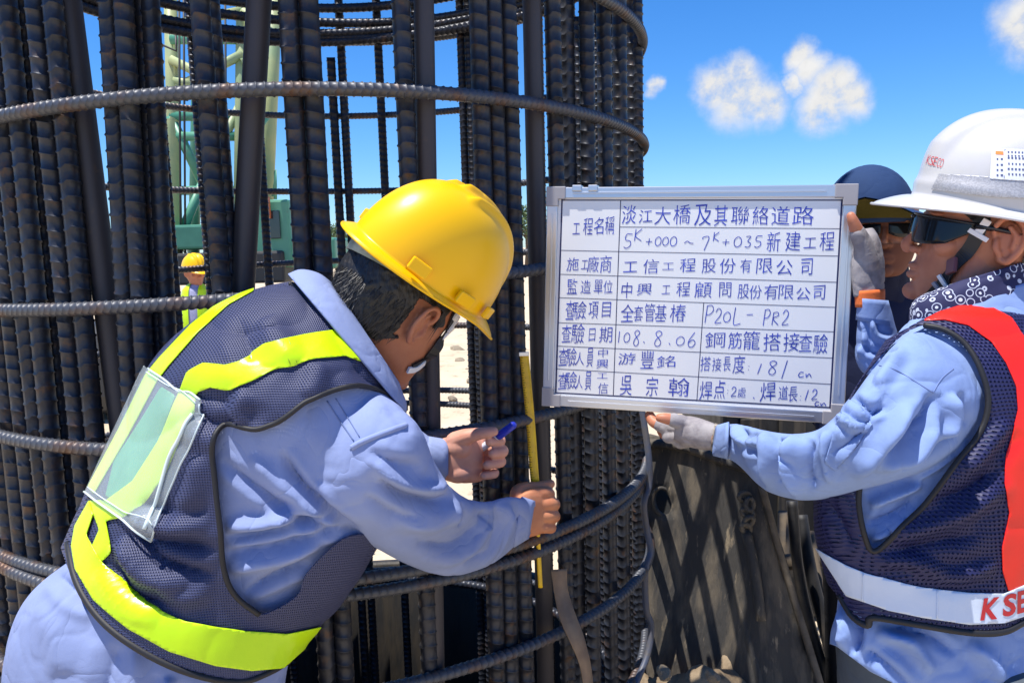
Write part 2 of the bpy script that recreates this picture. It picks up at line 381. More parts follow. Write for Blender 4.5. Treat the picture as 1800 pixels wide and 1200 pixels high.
def cable():
    M = mat('cable_blue', (.06, .075, .12), .5, col2=(.09, .085, .09), nscale=30, bump=(120, .3, .001))
    P = spline([unp(*p) for p in [(1128, 715, 2.02), (1140, 800, 2.0), (1141, 850, 2.0), (1132, 885, 1.98), (1137, 930, 2.0), (1143, 968, 2.0), (1134, 1005, 1.98), (1136, 1070, 2.0), (1145, 1100, 2.0), (1138, 1150, 1.98), (1118, 1200, 1.94), (1080, 1290, 1.86)]], 10)
    V, Fc = sweep(P, .0085, 10); tag(mesh_obj('cable', V, Fc, M), 'dark blue cable looped down the right edge of the rebar cage', 'cable')
cable()

# ------------------------------------------------------------------ green lattice crane seen through the cage
M_GREEN = mat('green_paint', (.06, .24, .155), .45, col2=(.10, .31, .20), nscale=1.4, ncut=(.4, .65), bump=(30, .1, .002), col3=(.12, .22, .16), n3=(9, .62, .7))
M_PALEG = mat('sunlit_green', (.40, .43, .20), .5, col2=(.26, .36, .19), nscale=2, bump=(30, .1, .002))  # yellow sunlight on the green lattice, put into the colour
M_DKG = mat('dark_green_paint', (.035, .17, .115), .45, col2=(.06, .24, .16), nscale=2)
M_DARK = mat('dark_machine', (.03, .03, .03), .6, bump=(30, .3, .004))
M_GLASS = mat('cab_glass', (.02, .03, .035), .08, spec=.8)
def crane():
    D = 9.0
    e = empty('lattice_crane', unp(400, 470, D) * np.array([1, 1, 0]), 'green lattice boom crane standing on the sand behind the rebar cage', 'crane')
    def U(x, y, dd=0): return unp(x, y, D + dd)
    def bar(name, pts, r, m): V, Fc = sweep([U(*p) for p in pts], r, 10); return mesh_obj(name, V, Fc, m, e)
    for pts, r, m in [([(310, 470, 0), (296, -160, .3)], .075, M_PALEG), ([(420, 480, 0), (428, -160, .3)], .07, M_PALEG), ([(462, 480, .9), (490, -160, 1.1)], .095, M_PALEG), ([(340, 480, .9), (352, -160, 1.1)], .07, M_GREEN)]:
        bar('boom_chord', pts, r, m)
    for a, b, m in [((300, 45), (425, 20), M_PALEG), ((300, 105), (425, 165), M_PALEG), ((428, 95), (300, 160), M_PALEG), ((300, 205), (355, 320), M_GREEN), ((355, 320), (425, 180), M_PALEG), ((308, 335), (420, 335), M_GREEN), ((355, 325), (306, 440), M_GREEN), ((300, 70), (425, 70), M_GREEN), ((300, 205), (425, 205), M_DKG), ((300, 240), (425, 240), M_GREEN), ((340, 150), (300, 140), M_PALEG), ((425, 20), (480, 60), M_PALEG), ((425, 110), (470, 95), M_PALEG), ((425, 260), (470, 200), M_GREEN), ((300, -60), (425, -20), M_PALEG)]:
        bar('lattice_brace', [(a[0], a[1], .1), (b[0], b[1], .15)], .055, m)
    for x0, x1, y0, y1, m, nm in [(290, 440, 395, 440, M_DKG, 'deck_frame'), (455, 530, 355, 470, M_GREEN, 'cab_body'), (280, 520, 440, 500, M_DARK, 'counterweight'), (585, 605, 418, 470, M_GREEN, 'winch_box')]:
        a, b = U(x0, y1, .2), U(x1, y0, .2); c = (a + b) / 2
        q = MB(); q.box(c, (abs(b[0] - a[0]) / 2, .5, abs(b[2] - a[2]) / 2), bev=.03); q.build(nm, m, e)
    a, b = U(472, 420, -.32), U(492, 370, -.32); q = MB(); q.box((a + b) / 2, (abs(b[0] - a[0]) / 2, .02, abs(b[2] - a[2]) / 2), bev=.01); q.build('cab_window', M_GLASS, e)
    a = U(467, 380, -.4); b = U(472, 350, -.4); q = MB(); q.box((a + b) / 2, (.03, .03, .12)); q.build('marker_lamp', mat('orange_lamp', (.55, .14, .05), .5), e)
    bar('handrail', [(484, 350, -.4), (484, 300, -.4), (480, 345, -.4)], .02, M_GREEN)
    for x in (318, 326, 399): bar('hoist_rope', [(x, 470, -.2), (x - 4, -120, -.2)], .012, M_DARK)
    bar('pipe_loop', [(282, 78, -.3), (310, 90, -.3), (309, 62, -.3)], .014, M_DARK)
    for sx in (300, 470):
        c = U(sx, 520, 0); c[2] = .45; q = MB(); q.box(c, (.45, 2.0, .42), bev=.2); t = q.build('crawler_track', M_DARK, e)
crane()

# ------------------------------------------------------------------ far trees
def leaf_mat():
    return mat('foliage', (.060, .105, .028), .6, col2=(.095, .14, .04), nscale=1.2, ncut=(.35, .65))
def tree(x, y, h, label, seed):
    r = np.random.RandomState(seed); e = empty('broadleaf_tree', (x, y, 0), label, 'tree', 'trees on the far edge of the site')
    q = MB(); top = np.array([x, y, h * .55])
    q.tube([(x, y, -.2), (x + .1, y, h * .25), tuple(top)], [h * .035, h * .028, h * .012], 8)
    for k in range(6):
        a = r.rand() * 6.28; q.tube([(x, y, h * (.25 + .04 * k)), (x + math.cos(a) * h * .22, y + math.sin(a) * h * .22, h * (.5 + .05 * k))], [h * .014, h * .004], 6)
    q.build('trunk', mat('bark', (.12, .085, .055), .9, bump=(20, .6, .02)), e, True)
    V = []; Fc = []
    for k in range(26):
        a = r.rand() * 6.28; rr = h * .34 * math.sqrt(r.rand()); c = np.array([x + math.cos(a) * rr, y + math.sin(a) * rr, h * (.42 + .5 * r.rand() * (1 - .5 * rr / (h * .34)))])
        s = h * (.07 + .07 * r.rand())
        for j in range(60):
            d = r.randn(3); d /= np.linalg.norm(d); p = c + d * s * (r.rand() ** .4); u = r.randn(3); u /= np.linalg.norm(u); v = np.cross(u, d); v /= np.linalg.norm(v) + 1e-9
            l = h * .022; n = len(V); V += [p - u * l, p + v * l * .6, p + u * l, p - v * l * .6]; Fc.append([n, n + 1, n + 2, n + 3])
    mesh_obj('crown', V, Fc, leaf_mat(), e, False)
for k, (px, d, h) in enumerate([(200, 62, 4.6), (330, 66, 5.0), (480, 58, 4.4), (590, 60, 4.9), (640, 70, 4.6), (925, 60, 5.2)]):
    p = unp(px, 434, d)
    tree(p[0], p[1], h, 'leafy green tree on the horizon seen between the rebar', k)
# ------------------------------------------------------------------ rebar cage
def cylhit(x, y, R, near=True):
    v = ray(x, y); a = v[0] ** 2 + v[1] ** 2; b = 2 * (-CX * v[0] - CY * v[1]); c = CX * CX + CY * CY - R * R
    q = max(0, b * b - 4 * a * c); t = (-b - (1 if near else -1) * math.sqrt(q)) / 2 / a
    return CAM + v * t
def rebar_profile(nang, per, pitch, count, R, h, slant):
    """ribbed bar as a grid: (along, r, angle) with crescent ribs on two halves and two lengthwise ridges"""
    ph = np.arange(nang) / nang * 2 * math.pi
    fr = np.array([0, .05, .10, .15, .21, .62])[:per]; hp = np.array([0, .7, 1.0, .7, 0, 0])[:per]
    z = (np.arange(count)[:, None] + fr[None, :]).ravel() * pitch; hh = np.tile(hp, count)
    s = np.abs(np.sin(ph)); cres = np.clip(s * 1.5, 0, 1)
    r = R + h * hh[:, None] * cres[None, :] + h * .75 * (s < .15)[None, :]
    sl = slant * np.cos(ph) * np.where(np.sin(ph) >= 0, 1, -1)
    return z[:, None] + sl[None, :], r, ph
def straight_bar(name, L, R, pitch, h, nang=16, seed=0):
    cnt = int(L / pitch); Z, r, ph = rebar_profile(nang, 6, pitch, cnt, R, h, pitch * .13)
    k = Z.shape[0]; V = np.stack([r * np.cos(ph), r * np.sin(ph), Z], 2).reshape(-1, 3)
    Fc = [[i * nang + j, i * nang + (j + 1) % nang, (i + 1) * nang + (j + 1) % nang, (i + 1) * nang + j] for i in range(k - 1) for j in range(nang)]
    n = len(V); V = np.vstack([V, [0, 0, Z[0].min()], [0, 0, Z[-1].max()]])
    Fc += [[n, (j + 1) % nang, j] for j in range(nang)] + [[n + 1, (k - 1) * nang + j, (k - 1) * nang + (j + 1) % nang] for j in range(nang)]
    me = bpy.data.meshes.new(name); me.from_pydata(V.tolist(), [], Fc); me.materials.append(M_REBAR)
    me.polygons.foreach_set('use_smooth', np.ones(len(me.polygons), bool)); return me
CAGE = empty('rebar_cage', (CX, CY, 0), 'tall round cage of dark ribbed steel rebar with horizontal hoops', 'rebar cage')
BAR = straight_bar('vertical_bar', 4.9, .0166, .0275, .0021)
BARS = straight_bar('vertical_bar_short', 4.9, .0158, .022, .0022)
def put_bar(P, ztop=3.9, me=BAR, lean=(0, 0), rz=0.0):
    o = bpy.data.objects.new('vertical_bar', me); COL.objects.link(o)
    o.parent = CAGE; o.matrix_parent_inverse = Matrix.Translation((-CX, -CY, 0))
    o.location = (P[0] - lean[0] * (1.5 - (-1.0)), P[1] - lean[1] * 2.5, ztop - 4.9 + .0)
    o.rotation_mode = 'ZYX'; o.rotation_euler = (-math.atan(lean[1]), math.atan(lean[0]), rz)
    return o
rb = random.Random(5)
near_px = [-108, -84, -58, -34, -12, 12, 38, 62, 88, 118, 209, 235, 258, 280, 372, 388, 521, 556, 716, 847, 873, 900, 978, 1000, 1034, 1064, 1090, 1114]
for i, x in enumerate(near_px):
    P = cylhit(x, 267, .832 if x in (62, 258, 280, 388, 1000) else .870)      # some are lapped bars, tied just inside the first layer
    put_bar(P, 3.9 + rb.uniform(-.15, .3), BAR, (rb.uniform(-.004, .004) + (.028 if 200 < x < 300 else 0), 0), rb.uniform(0, 6.28))
for x, zt in [(-60, 3.8), (-20, 3.8), (20, 3.8), (45, 3.8), (70, 3.7), (88, 3.7), (105, 3.8), (215, 3.7), (245, 3.8), (289, 2.42), (281, 3.6), (352, 3.7), (362, 3.7), (396, 3.8), (458, 3.6), (530, 3.8), (545, 3.8), (593, 2.26), (610, 3.8), (674, 3.8), (712, 3.8), (738, 3.8), (817, 3.8), (831, 3.8), (856, 3.7), (884, 3.8), (950, 3.8), (975, 3.8), (1008, 3.7), (1018, 2.26), (1052, 3.8), (1078, 3.8), (1064, 3.8), (1090, 3.8), (1104, 3.8), (1120, 3.8)]:
    P = cylhit(x, 267, .868, False); put_bar(P, zt, BARS if zt > 3 else BAR, (rb.uniform(-.003, .003), 0), rb.uniform(0, 6.28))
# smooth sounding pipes
for x0, y0, x1, y1, r, rad in [(124, 40, 209, 700, .0230, .83), (452, 60, 428, 480, .0215, .83), (746, 60, 764, 1100, .0185, .862), (936, 60, 948, 650, .0190, .85)]:
    a, b = cylhit(x0, y0, rad), cylhit(x1, y1, rad); d = (b - a) / abs(b[2] - a[2])
    V, Fc = sweep([a - d * 1.6, a, b, b + d * (b[2] - .03)], r, 20); mesh_obj('sounding_pipe', V, Fc, M_PIPE, CAGE)
# hoops
def hoop_mesh(Rc, R, pitch, h, nang=10, m=M_HOOP):
    cnt = int(2 * math.pi * Rc / pitch); pit = 2 * math.pi * Rc / cnt
    Z, r, ph = rebar_profile(nang, 5, pit, cnt, R, h, pit * .3); a = Z / Rc
    wob = Rc + .006 * np.sin(3 * a + 1) + .004 * np.sin(5 * a)
    V = np.stack([(wob + r * np.cos(ph)) * np.sin(a), -(wob + r * np.cos(ph)) * np.cos(a), r * np.sin(ph) + .008 * np.sin(2 * a + .6)], 2).reshape(-1, 3); k = Z.shape[0]
    Fc = [[i * nang + j, ((i + 1) % k) * nang + j, ((i + 1) % k) * nang + (j + 1) % nang, i * nang + (j + 1) % nang] for i in range(k) for j in range(nang)]
    me = bpy.data.meshes.new('hoop'); me.from_pydata(V.tolist(), [], Fc); me.materials.append(m)
    me.polygons.foreach_set('use_smooth', np.ones(len(me.polygons), bool)); return me
HOOP = hoop_mesh(.903, .0118, .0145, .0018)
RING = hoop_mesh(.828, .0160, .022, .0020, 10, M_REBAR)
def put_hoop(me, z, tx=0, ty=0, rz=0, name='hoop'):
    o = bpy.data.objects.new(name, me); COL.objects.link(o); o.parent = CAGE
    o.location = (0, 0, z); o.rotation_euler = (tx, ty, rz); return o
R_ = math.radians
for z, tx, ty, rz in [(2.32, 0, 0, 1), (2.035, .015, 0, 2.0), (1.750, -.018, -.010, 0.0), (1.450, 0.0, -.040, .7), (1.176, .0, -.020, 1.6), (.905, -.014, 0.0, 2.4), (.662, 0, 0, 3.3), (.40, .01, 0, .4), (.16, 0, .01, 2)]:
    put_hoop(HOOP, z, tx, ty, rz)
put_hoop(HOOP, .880, -.014, -.012, 4.0)
for z, tx, ty in [(2.29, .012, -.03), (2.335, -.01, .022), (2.375, .02, .01), (2.46, -.015, -.02), (2.30, -.02, .005), (2.43, .01, .035)]: put_hoop(RING, z, tx, ty, z * 9, 'stiffener_ring')
for z in (.14,): put_hoop(RING, z, .01, .0, 1, 'stiffener_ring')
# ------------------------------------------------------------------ whiteboard with handwriting
M_ALU = mat('aluminium', (.62, .63, .66), .32, .85, bump=(200, .05, .0005))
M_WHITE = mat('whiteboard_face', (.80, .81, .82), .22, col2=(.76, .77, .79), nscale=5, ncut=(.3, .7), spec=.5)
M_GREYP = mat('grey_plastic', (.33, .32, .34), .5, bump=(150, .1, .0005))
M_INK = mat('blue_ink', (.018, .035, .36), .5, col2=(.05, .09, .58), nscale=60, ncut=(.4, .7))
M_INKD = mat('dark_ink', (.012, .016, .085), .5)
BTL, BTR, BBL = unp(963, 330, 1.480), unp(1507, 325, 1.340), unp(956, 711, 1.518)
BU = (BTR - BTL); BW = np.linalg.norm(BU); BU /= BW
_v = BBL - BTL; BH = np.linalg.norm(_v); _v -= BU * (_v @ BU); BV = _v / np.linalg.norm(_v)
BN = np.cross(BU, BV); BN = BN if BN @ (CAM - BTL) > 0 else -BN
def bpt(u, v, h=0.0): return BTL + BU * u + BV * v + BN * h
def b_px(x, y):
    d = ray(x, y); t = ((BTL - CAM) @ BN) / (d @ BN); q = CAM + d * t - BTL; return q @ BU, q @ BV
BOARD = empty('whiteboard', bpt(BW / 2, BH), 'framed whiteboard covered in blue handwriting held up by the worker', 'whiteboard')
BM = np.stack([BU, BV, BN], 1)
def bbox(name, u0, u1, v0, v1, h0, h1, m, bev=.0015):
    q = MB(); q.box(bpt((u0 + u1) / 2, (v0 + v1) / 2, (h0 + h1) / 2), ((u1 - u0) / 2, (v1 - v0) / 2, (h1 - h0) / 2), BM, bev); return q.build(name, m, BOARD)
fr = .021
bbox('panel', .006, BW - .006, .006, BH - .006, -.012, .0, M_WHITE, .0005)
for nm, a in [('frame_rail', (0.02, BW - .02, 0, fr)), ('frame_rail', (0.02, BW - .02, BH - fr, BH)), ('frame_rail', (0, fr, .02, BH - .02)), ('frame_rail', (BW - fr, BW, .02, BH - .02))]:
    bbox(nm, *a, -.016, .0045, M_ALU)
    hz = a[1] - a[0] > .2
    if hz: bbox('rail_lip', a[0] + .03, a[1] - .03, a[2] + fr * .42, a[2] + fr * .58, .0045, .0062, M_ALU, .0006)
    else: bbox('rail_lip', a[0] + fr * .42, a[0] + fr * .58, a[2] + .03, a[3] - .03, .0045, .0062, M_ALU, .0006)
for u in (0, BW - .036):
    for v in (0, BH - .036):
        q = MB(); s = .036; t_ = .0225
        L_ = [(0, 0), (s, 0), (s, t_), (t_, t_), (t_, s), (0, s)]
        fu = (lambda a: u + a) if u == 0 else (lambda a: u + s - a); fv = (lambda a: v + a) if v == 0 else (lambda a: v + s - a)
        e_ = -.0016
        V = [bpt(fu(a) + (e_ if u == 0 else -e_) * (a == 0), fv(b) + (e_ if v == 0 else -e_) * (b == 0), h) for h in (-.0175, .0068) for a, b in L_]
        Fc = [[0, 1, 2, 3, 4, 5], [6, 7, 8, 9, 10, 11]] + [[i, (i + 1) % 6, 6 + (i + 1) % 6, 6 + i] for i in range(6)]
        o = mesh_obj('corner_cap', V, Fc, M_GREYP, BOARD, False); md = o.modifiers.new('b', 'BEVEL'); md.width = .0015; md.segments = 2
for x in (1015, 1043):
    u, v = b_px(x, 330); bbox('hanging_clip', u - .009, u + .009, -.004, .008, -.018, .0078, M_ALU)
# ruled lines
def bline(name, p, q, wdt, m, h=.0003):
    a = np.array(b_px(*p)); b = np.array(b_px(*q)); d = b - a; d /= np.linalg.norm(d); nn = np.array([-d[1], d[0]]) * wdt / 2
    V = [bpt(*(a - nn - d * wdt / 2), h), bpt(*(b - nn + d * wdt / 2), h), bpt(*(b + nn + d * wdt / 2), h), bpt(*(a + nn - d * wdt / 2), h)]
    return mesh_obj(name, V, [[0, 1, 2, 3]], m, BOARD, False)
IL, IR_, IT, IB = [(988, 352), (977, 690)], [(1480, 352), (1459, 716)], None, None
for p, q, w_ in [((988, 352), (1480, 352), .0022), ((977, 690), (1459, 716), .0024), ((988, 352), (977, 690), .0030), ((1480, 352), (1459, 716), .0030)]: bline('border_line', p, q, w_, M_INKD)
for p, q in [((1090, 399), (1475, 402)), ((986, 440), (1472, 450)), ((985, 482), (1470, 496)), ((983, 523), (1468, 540)), ((982, 567), (1466, 583)), ((980, 608), (1464, 629)), ((978, 648), (1462, 675))]: bline('row_line', p, q, .0011, M_INKD)
bline('column_line', (1091, 353), (1078, 695), .0016, M_INKD); bline('column_line', (1237, 532), (1225, 702), .0014, M_INKD)
# characters
_gl = {}
def glyph(ch):
    if ch in _gl: return _gl[ch]
    cu = bpy.data.curves.new('g', 'FONT'); cu.body = ch; cu.resolution_u = 3; cu.offset = -.005
    o = bpy.data.objects.new('g', cu); COL.objects.link(o); dg = bpy.context.evaluated_depsgraph_get(); dg.update()
    me = o.evaluated_get(dg).to_mesh(); V = np.array([v.co[:2] for v in me.vertices]) if len(me.vertices) else np.zeros((0, 2)); Fc = [list(p.vertices) for p in me.polygons]
    o.evaluated_get(dg).to_mesh_clear(); bpy.data.objects.remove(o); bpy.data.curves.remove(cu)
    if len(V):
        lo, hi = V.min(0), V.max(0); V = (V - (lo + hi) / 2) / np.maximum(hi - lo, .05)
    _gl[ch] = (V, Fc); return _gl[ch]
wr = random.Random(11)
STROKES = {'0': [[(0, -.5), (-.42, -.2), (-.4, .3), (0, .5), (.4, .25), (.4, -.25), (0.05, -.5)]], '1': [[(.05, -.5), (0, .5)]], '/': [[(.25, -.5), (-.25, .5)]],
    '2': [[(-.4, -.25), (-.1, -.5), (.3, -.35), (.2, 0), (-.4, .48), (.45, .45)]], '3': [[(-.3, -.45), (.3, -.45), (-.05, -.05), (.35, .15), (.1, .48), (-.4, .42)]],
    '5': [[(.45, -.5), (-.2, -.48), (-.3, -.1), (.25, 0), (.3, .3), (-.1, .5), (-.45, .4)]], '6': [[(.25, -.5), (-.3, .05), (-.3, .4), (.1, .5), (.4, .2), (.1, 0), (-.3, .2)]],
    '7': [[(-.45, -.3), (-.4, -.45), (.45, -.45), (-.1, .5)]], '8': [[(.35, -.4), (0, -.5), (-.3, -.3), (.3, .2), (.1, .5), (-.3, .4), (-.25, .1), (.3, -.25), (.35, -.4)]],
    'K': [[(-.35, -.5), (-.4, .5)], [(.4, -.5), (-.35, .05), (.45, .5)]], 'P': [[(-.3, -.5), (-.4, .5)], [(-.3, -.48), (.2, -.5), (.4, -.25), (.1, 0), (-.35, .05)]],
    'L': [[(-.3, -.5), (-.35, .48), (.45, .45)]], 'R': [[(-.3, -.5), (-.4, .5)], [(-.3, -.48), (.25, -.5), (.35, -.25), (-.3, .0), (.45, .5)]],
    '+': [[(-.5, 0), (.5, -.02)], [(0, -.5), (-.03, .5)]], '~': [[(-.5, .2), (-.2, -.25), (.15, .15), (.5, .25)]], '-': [[(-.5, .1), (.5, -.1)]],
    'c': [[(.4, -.35), (-.1, -.4), (-.4, .1), (-.1, .45), (.45, .3)]], 'm': [[(-.5, -.4), (-.48, .45), (-.3, -.3), (-.05, .4), (.15, -.3), (.3, .0), (.48, .48)]],
    'n': [[(-.5, -.3), (-.4, .4), (0, -.3), (.4, .45)]], '.': [[(-.3, -.3), (.3, .4)]], ':': [[(0, -.45), (.05, -.3)], [(-.05, .35), (0, .5)]]}
def write(items, name='handwriting', m=None, wt=.0015):
    """items: (text char, px x, px y, px width, px height) - one written line becomes one part"""
    q = MB(); h = .0005
    for ch, x, y, ww, hh in items:
        rot = wr.uniform(-.05, .05); sh = .06
        if ch in STROKES:
            for st in STROKES[ch]:
                P = spline(st, 5) if len(st) > 2 else np.array(st, float)
                P = np.array([(x + a * ww - b * hh * .10, y + b * hh) for a, b in P]); B = np.array([b_px(*p) for p in P])
                t = np.gradient(B, axis=0); t /= np.linalg.norm(t, axis=1)[:, None] + 1e-9; nn = np.stack([-t[:, 1], t[:, 0]], 1) * wt / 2
                V = [bpt(*p, h) for p in (B - nn)] + [bpt(*p, h) for p in (B + nn)]; k = len(B)
                q.add(V, [[i, i + 1, k + i + 1, k + i] for i in range(k - 1)])
        else:
            G, Fc = glyph(ch)
            if not len(G): continue
            j = wr.uniform(.94, 1.06)
            P = np.stack([G[:, 0] * ww * j + G[:, 1] * hh * sh, -G[:, 1] * hh / j + G[:, 0] * ww * (rot - .02)], 1)
            wob = np.stack([vnoise(np.c_[P / 9.0, np.full(len(P), wr.random() * 9)], 1, 1), vnoise(np.c_[P / 9.0, np.full(len(P), 3.0)], 1, 2)], 1) * .9
            P = P + wob + np.array([x, y])
            q.add([bpt(*b_px(*p), h) for p in P], Fc)
    return q.build(name, m or M_INK, BOARD)
def row(text, xs, ys, ww, hh):
    n = len(text); return [(c, xs[0] + (xs[1] - xs[0]) * i / max(1, n - 1), ys[0] + (ys[1] - ys[0]) * i / max(1, n - 1), ww, hh) for i, c in enumerate(text)]
write(row('工', (1013, 1013), (402, 402), 12, 20) + row('程名稱', (1034, 1072), (398, 396), 17, 30))
write([(c, x, y, w_, h_) for c, x, y, w_, h_ in zip('淡江大橋及其聯絡道路', (1106, 1135, 1165, 1199, 1236, 1267, 1301, 1337, 1372, 1412), (377, 380, 379, 377, 378, 379, 379, 379, 379, 379), (24, 22, 27, 29, 31, 23, 31, 28, 30, 38), (34, 24, 31, 34, 36, 36, 32, 32, 34, 32))])
write([('5', 1104, 424, 15, 25), ('K', 1122, 413, 14, 21), ('+', 1141, 425, 11, 12), ('0', 1157, 424, 11, 16), ('0', 1170, 424, 11, 15), ('0', 1184, 424, 12, 17), ('~', 1211, 426, 16, 8), ('7', 1240, 428, 12, 24), ('K', 1259, 416, 11, 16), ('+', 1276, 426, 12, 11), ('0', 1297, 425, 14, 18), ('3', 1315, 425, 13, 20), ('5', 1333, 425, 14, 20)])
write([('新', 1360, 425, 24, 33), ('建', 1394, 424, 27, 33), ('工', 1424, 427, 20, 19), ('程', 1454, 424, 26, 32)])
write([('施', 1007, 464, 20, 24), ('工', 1028, 465, 12, 16), ('廠', 1043, 464, 21, 27), ('商', 1065, 464, 20, 30)])
write([('工', 1108, 469, 23, 19), ('信', 1144, 468, 26, 26), ('工', 1175, 468, 19, 13), ('程', 1209, 466, 26, 25), ('股', 1246, 467, 24, 25), ('份', 1279, 467, 29, 25), ('有', 1311, 467, 20, 24), ('限', 1344, 467, 28, 26), ('公', 1379, 470, 29, 26), ('司', 1418, 469, 21, 28)])
write([('監', 1006, 503, 18, 26), ('造', 1030, 504, 17, 25), ('單', 1052, 504, 15, 26), ('位', 1069, 504, 17, 22)])
write([('中', 1102, 510, 19, 27), ('興', 1133, 508, 25, 21), ('工', 1171, 509, 15, 15), ('程', 1201, 508, 25, 24), ('顧', 1236, 509, 30, 28), ('問', 1275, 509, 22, 25), ('股', 1307, 512, 20, 25), ('份', 1328, 513, 22, 24), ('有', 1355, 513, 24, 26), ('限', 1382, 513, 26, 25), ('公', 1412, 516, 26, 21), ('司', 1440, 514, 20, 26)])
write([('查', 1002, 545, 16, 32), ('驗', 1018, 545, 24, 32), ('項', 1043, 545, 18, 28), ('目', 1066, 544, 15, 28)])
write([('全', 1103, 550, 22, 32), ('套', 1122, 551, 15, 28), ('管', 1142, 549, 18, 32), ('基', 1162, 550, 20, 30), ('樁', 1192, 550, 27, 31)])
write([('P', 1247, 552, 16, 30), ('2', 1263, 555, 13, 26), ('0', 1278, 557, 13, 18), ('L', 1296, 555, 15, 30), ('-', 1318, 553, 11, 3), ('P', 1348, 558, 13, 28), ('R', 1363, 560, 13, 22), ('2', 1381, 558, 13, 26)])
write([('查', 996, 586, 16, 32), ('驗', 1016, 586, 24, 33), ('日', 1041, 588, 12, 22), ('期', 1065, 588, 22, 28)])
write([('1', 1088, 592, 3, 20), ('0', 1102, 593, 11, 17), ('8', 1119, 594, 13, 27), ('.', 1132, 601, 4, 4), ('8', 1157, 595, 16, 27), ('.', 1177, 604, 4, 5), ('0', 1196, 599, 15, 16), ('6', 1216, 597, 16, 26)])
write([('鋼', 1257, 597, 33, 28), ('筋', 1292, 598, 24, 28), ('籠', 1321, 598, 28, 34), ('搭', 1357, 601, 30, 31), ('接', 1391, 601, 28, 32), ('查', 1416, 602, 22, 32), ('驗', 1442, 604, 26, 33)])
write([('查', 990, 627, 15, 30), ('驗', 1004, 627, 18, 32), ('人', 1019, 630, 14, 24), ('員', 1037, 628, 12, 32), ('中', 1060, 620, 17, 16), ('興', 1059, 639, 20, 17)])
write([('游', 1102, 630, 30, 20), ('豐', 1138, 632, 24, 30), ('銘', 1171, 635, 32, 21)], wt=.0012)
write([('搭', 1240, 639, 17, 26), ('接', 1260, 640, 16, 24), ('長', 1278, 639, 14, 24), ('度', 1299, 640, 20, 32), (':', 1316, 646, 4, 8), ('/', 1335, 648, 10, 18), ('8', 1358, 646, 18, 24), ('/', 1379, 649, 14, 32), ('c', 1408, 658, 11, 10), ('n', 1422, 659, 11, 8)])
write([('查', 989, 669, 15, 30), ('驗', 1003, 668, 20, 32), ('人', 1018, 671, 14, 24), ('員', 1034, 669, 12, 32), ('工', 1059, 660, 17, 10), ('信', 1060, 682, 18, 20)])
for it in [('吳', 1101, 677, 20, 36), ('宗', 1146, 679, 21, 33), ('翰', 1193, 680, 34, 34)]: write([it])
write([('焊', 1241, 686, 22, 32), ('点', 1265, 684, 20, 32), (':', 1279, 688, 3, 7), ('2', 1290, 688, 10, 17), ('處', 1304, 689, 14, 18), ('.', 1325, 699, 4, 4), ('焊', 1350, 688, 26, 34), ('道', 1377, 690, 16, 25), ('長', 1394, 692, 16, 26), (':', 1407, 699, 3, 8), ('/', 1418, 694, 8, 18), ('2', 1432, 693, 11, 18), ('c', 1436, 709, 9, 8), ('n', 1448, 710, 11, 7)])
# ------------------------------------------------------------------ tools for figures and clothing
def loft(secs, n_sub=5, n_ang=28, sq=2.3):
    """secs: (ax, ay, bx, by, depth, half thickness in depth[, depth_b]) - cross sections from silhouette point a to b"""
    S = spline(np.array([list(s) + [s[4]] * (7 - len(s)) for s in secs], float), n_sub); V = []; k = len(S)
    ph = np.linspace(0, 2 * math.pi, n_ang, endpoint=False)
    cs = np.sign(np.cos(ph)) * np.abs(np.cos(ph)) ** (2 / sq); sn = np.sign(np.sin(ph)) * np.abs(np.sin(ph)) ** (2 / sq)
    for s in S:
        a, b = unp(s[0], s[1], s[4]), unp(s[2], s[3], s[6]); c = (a + b) / 2; vd = c - CAM; vd /= np.linalg.norm(vd)
        V += list(c + cs[:, None] * (b - a) / 2 + sn[:, None] * vd * s[5])
    Fc = [[i * n_ang + j, i * n_ang + (j + 1) % n_ang, (i + 1) * n_ang + (j + 1) % n_ang, (i + 1) * n_ang + j] for i in range(k - 1) for j in range(n_ang)]
    V = np.array(V); n = len(V); V = np.vstack([V, V[:n_ang].mean(0), V[-n_ang:].mean(0)])
    Fc += [[n, (j + 1) % n_ang, j] for j in range(n_ang)] + [[n + 1, (k - 1) * n_ang + j, (k - 1) * n_ang + (j + 1) % n_ang] for j in range(n_ang)]
    return V, Fc
def chain(pts, n_sub=5, n=14, flat=1.0):
    """tapered tube with rounded ends through world points with radii: (P, r)"""
    Q = spline(np.array([list(p) + [r] for p, r in pts], float), n_sub)
    P, r = Q[:, :3], np.abs(Q[:, 3])
    t0 = P[0] - P[1]; t0 /= np.linalg.norm(t0); t1 = P[-1] - P[-2]; t1 /= np.linalg.norm(t1)
    cap = [(.5, .866), (.87, .5), (.99, .1)]
    P = np.vstack([[P[0] + t0 * r[0] * a for a, _ in reversed(cap)], P, [P[-1] + t1 * r[-1] * a for a, _ in cap]])
    r = np.concatenate([[r[0] * b for _, b in reversed(cap)], r, [r[-1] * b for _, b in cap]])
    return sweep(P, r, n, True, flat)
def pchain(pts, **k):
    """the same with pixel, depth, pixel radius"""
    return chain([(unp(x, y, d), rp * d / F) for x, y, d, rp in pts], **k)
